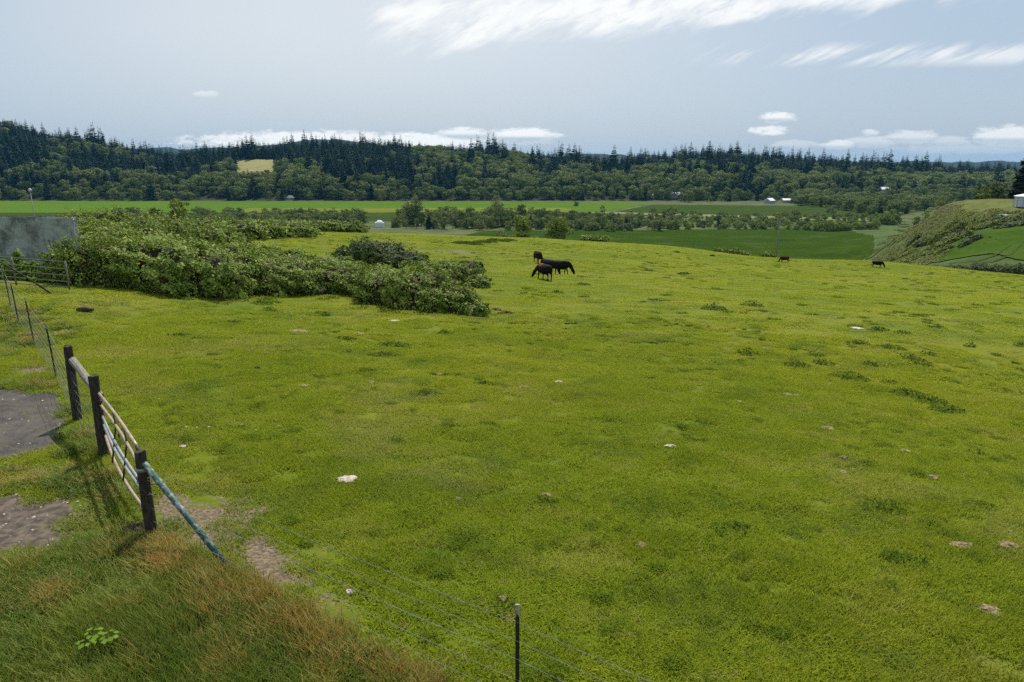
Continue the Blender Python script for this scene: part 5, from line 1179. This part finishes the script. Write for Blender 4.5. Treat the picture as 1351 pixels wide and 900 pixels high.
for k, (u, v, r_, h_, lb) in enumerate(ST): lump('stone', lb, 'stone', u, v, r_, h_, 'stone', k, 'pale stones on the pasture')
for k, (u, v) in enumerate([(260, 566), (276, 565), (320, 562), (338, 569), (368, 564), (245, 565), (1332, 703), (210, 528)]): lump('stone', 'tiny pale stone scattered in the short grass right of the gate' if k < 6 else ('small pale stone near the right edge beside a dried dung pat' if k == 6 else 'tiny pale stone alone in the grass above the gate'), 'stone', u, v, .035, .018, 'stone', 20+k, 'tiny stones right of the gate' if k < 6 else 'pale stones on the pasture')
DG = [(1090, 567, .16, .05), (1229, 632, .12, .04), (1112, 606, .1, .04), (1112, 625, .1, .03), (1268, 722, .16, .04), (1330, 722, .14, .04), (1192, 596, .11, .03), (1303, 808, .14, .04), (846, 722, .1, .03), (1040, 522, .15, .03), (1050, 523, .12, .03), (395, 438, .3, .04), (473, 441, .2, .04), (400, 510, .16, .03), (490, 505, .18, .03), (580, 495, .16, .03), (960, 462, .2, .04), (1208, 378, .3, .05), (720, 655, .08, .03), (662, 792, .07, .02), (1305, 703, .1, .02), (797, 494, .14, .03), (605, 660, .06, .02), (1010, 460, .14, .03), (690, 512, .12, .03)]
DL = by_rows(DG, 'dried brown dung pat')
for k, (u, v, r_, h_) in enumerate(DG): lump('dung_pat', DL[k], 'dung', u, v, r_, h_, 'dung', 50+k, 'dried dung pats on the pasture')
for k, (u, v, r_) in enumerate([(668, 413, .3), (655, 409, .22), (1008, 412, .2), (340, 488, .1)]): lump('molehill', 'small brown mole hill in the grass beside the right tip of the brambles' if k < 2 else ('small brown mole hill near the dark weeds far right' if k == 2 else 'tiny brown mole hill in the left part of the pasture'), 'mole hill', u, v, r_, .08, 'soil', 80+k, 'mole hills')
# dark ring (old tyre) in front of the thicket and a log piece
p = at(412, 388); bm = bmesh.new(); mb = MB(); mb.tube([(.62*math.cos(i*math.pi/12), .55*math.sin(i*math.pi/12), .14) for i in range(25)], .15, 8, caps=False); root = mb.build('old_tyre', simple('old_rubber', (.018, .017, .016), (.03, .028, .024), .9, 6), None, True); root.location = p; tag(root, 'old dark tyre lying in the grass in front of the brambles', 'tyre')
p = at(112, 411); mb = MB(); mb.tube([(-.28, 0, .07), (0, .02, .09), (.3, .03, .06)], [.07, .10, .06], 8, jit=.4); o = mb.build('wood_chunk', M['bark'], None); o.location = p; tag(o, 'short dark piece of rotten wood in the grass below the thicket', 'log')
# old log and stones half buried in the tall grass by the near post
for k, (u, v, r_, h_, lb) in enumerate(((178, 708, .20, .16, 'dark stump of rotten wood at the foot of the near wooden post'), (140, 722, .17, .09, 'dark lump of rotten wood in the grass left of the stump'), (118, 728, .12, .07, 'smallest dark lump of rotten wood, leftmost of the three'))): lump('rotten_stump', lb, 'stump', u, v, r_, h_, 'wood_post', 90+k)
# broad leafed plants in the tall grass
for k, (u, v) in enumerate(((130, 868), (150, 872), (120, 880))):
    p = at(u, v); R = np.random.default_rng(70+k); n_ = 8; a_ = np.arange(n_)*.9; C = np.c_[np.cos(a_)*.07, np.sin(a_)*.07, .30+.04*R.random(n_)]
    v_, f_ = cards(C, np.c_[np.cos(a_)*.3, np.sin(a_)*.3, np.ones(n_)], .065, 1.1, .2, R, fold=.1); tag(link('broad_leaf_plant', mesh_np('broad_leaf_plant', v_, f_, M['fern'], rnd=R.random(n_)), None, p), ['pale broad leaved plant in the tall grass, top of three at the bottom left', 'pale broad leaved plant in the tall grass, right of three at the bottom left', 'pale broad leaved plant in the tall grass, lowest of three at the bottom left'][k], 'plant', 'broad leaved plants in the tall grass')
# loose pebbles at the broken edges of the asphalt
pv_ = []; pf_ = []; R = np.random.default_rng(3)
for (u, v) in [(R.uniform(-10, 118), R.uniform(488, 745)) for _ in range(420)]:
    p = at(u, v); inside = onasph(np.array([p.x]), np.array([p.y]))[0]
    if inside and R.random() < .6: continue
    r_ = R.uniform(.006, .028); q = R.normal(size=(6, 3))*.15; b_ = np.array([[1, 0, 0], [0, 1, 0], [-1, 0, 0], [0, -1, 0], [0, 0, .7], [0, 0, -.5]])+q; n0 = len(pv_)
    pv_ += list(b_*r_+np.array([p.x, p.y, p.z+.012])); pf_ += [(n0+a_, n0+b2, n0+c2) for a_, b2, c2 in ((0, 1, 4), (1, 2, 4), (2, 3, 4), (3, 0, 4), (1, 0, 5), (2, 1, 5), (3, 2, 5), (0, 3, 5))]
tag(link('gravel', mesh_np('gravel', pv_, pf_, M['stone'])), 'loose pebbles along the broken edges of the asphalt', 'gravel', kind='stuff')
# gate hinges
for z_ in (1.05, .40):
    mb = MB(); mb.tube([gpt(-.03, z_), gpt(.015, z_)], .034, 8); mb.tube([gpt(-.02, z_-.05), gpt(-.02, z_+.06)], .014, 6); mb.build('hinge', M['tube_dark'], gate, True)
# ------------------------------------------------------------------ air
bm = bmesh.new(); bmesh.ops.create_cube(bm, size=1); bmesh.ops.scale(bm, vec=(19000, 19000, 205), verts=bm.verts); bmesh.ops.translate(bm, vec=(0, 0, 52), verts=bm.verts)
me = bpy.data.meshes.new('haze'); bm.to_mesh(me); bm.free(); hz = bpy.data.materials.new('air'); hz.use_nodes = True; n = hz.node_tree.nodes; n.clear()
om = n.new('ShaderNodeOutputMaterial'); pv = n.new('ShaderNodeVolumePrincipled'); pv.inputs['Density'].default_value = .000034; pv.inputs['Color'].default_value = (.18, .58, 1.0, 1); pv.inputs['Anisotropy'].default_value = .3
hz.node_tree.links.new(pv.outputs[0], om.inputs['Volume']); me.materials.append(hz); tag(link('haze', me), 'thin blue air over the valley', 'haze', kind='stuff')
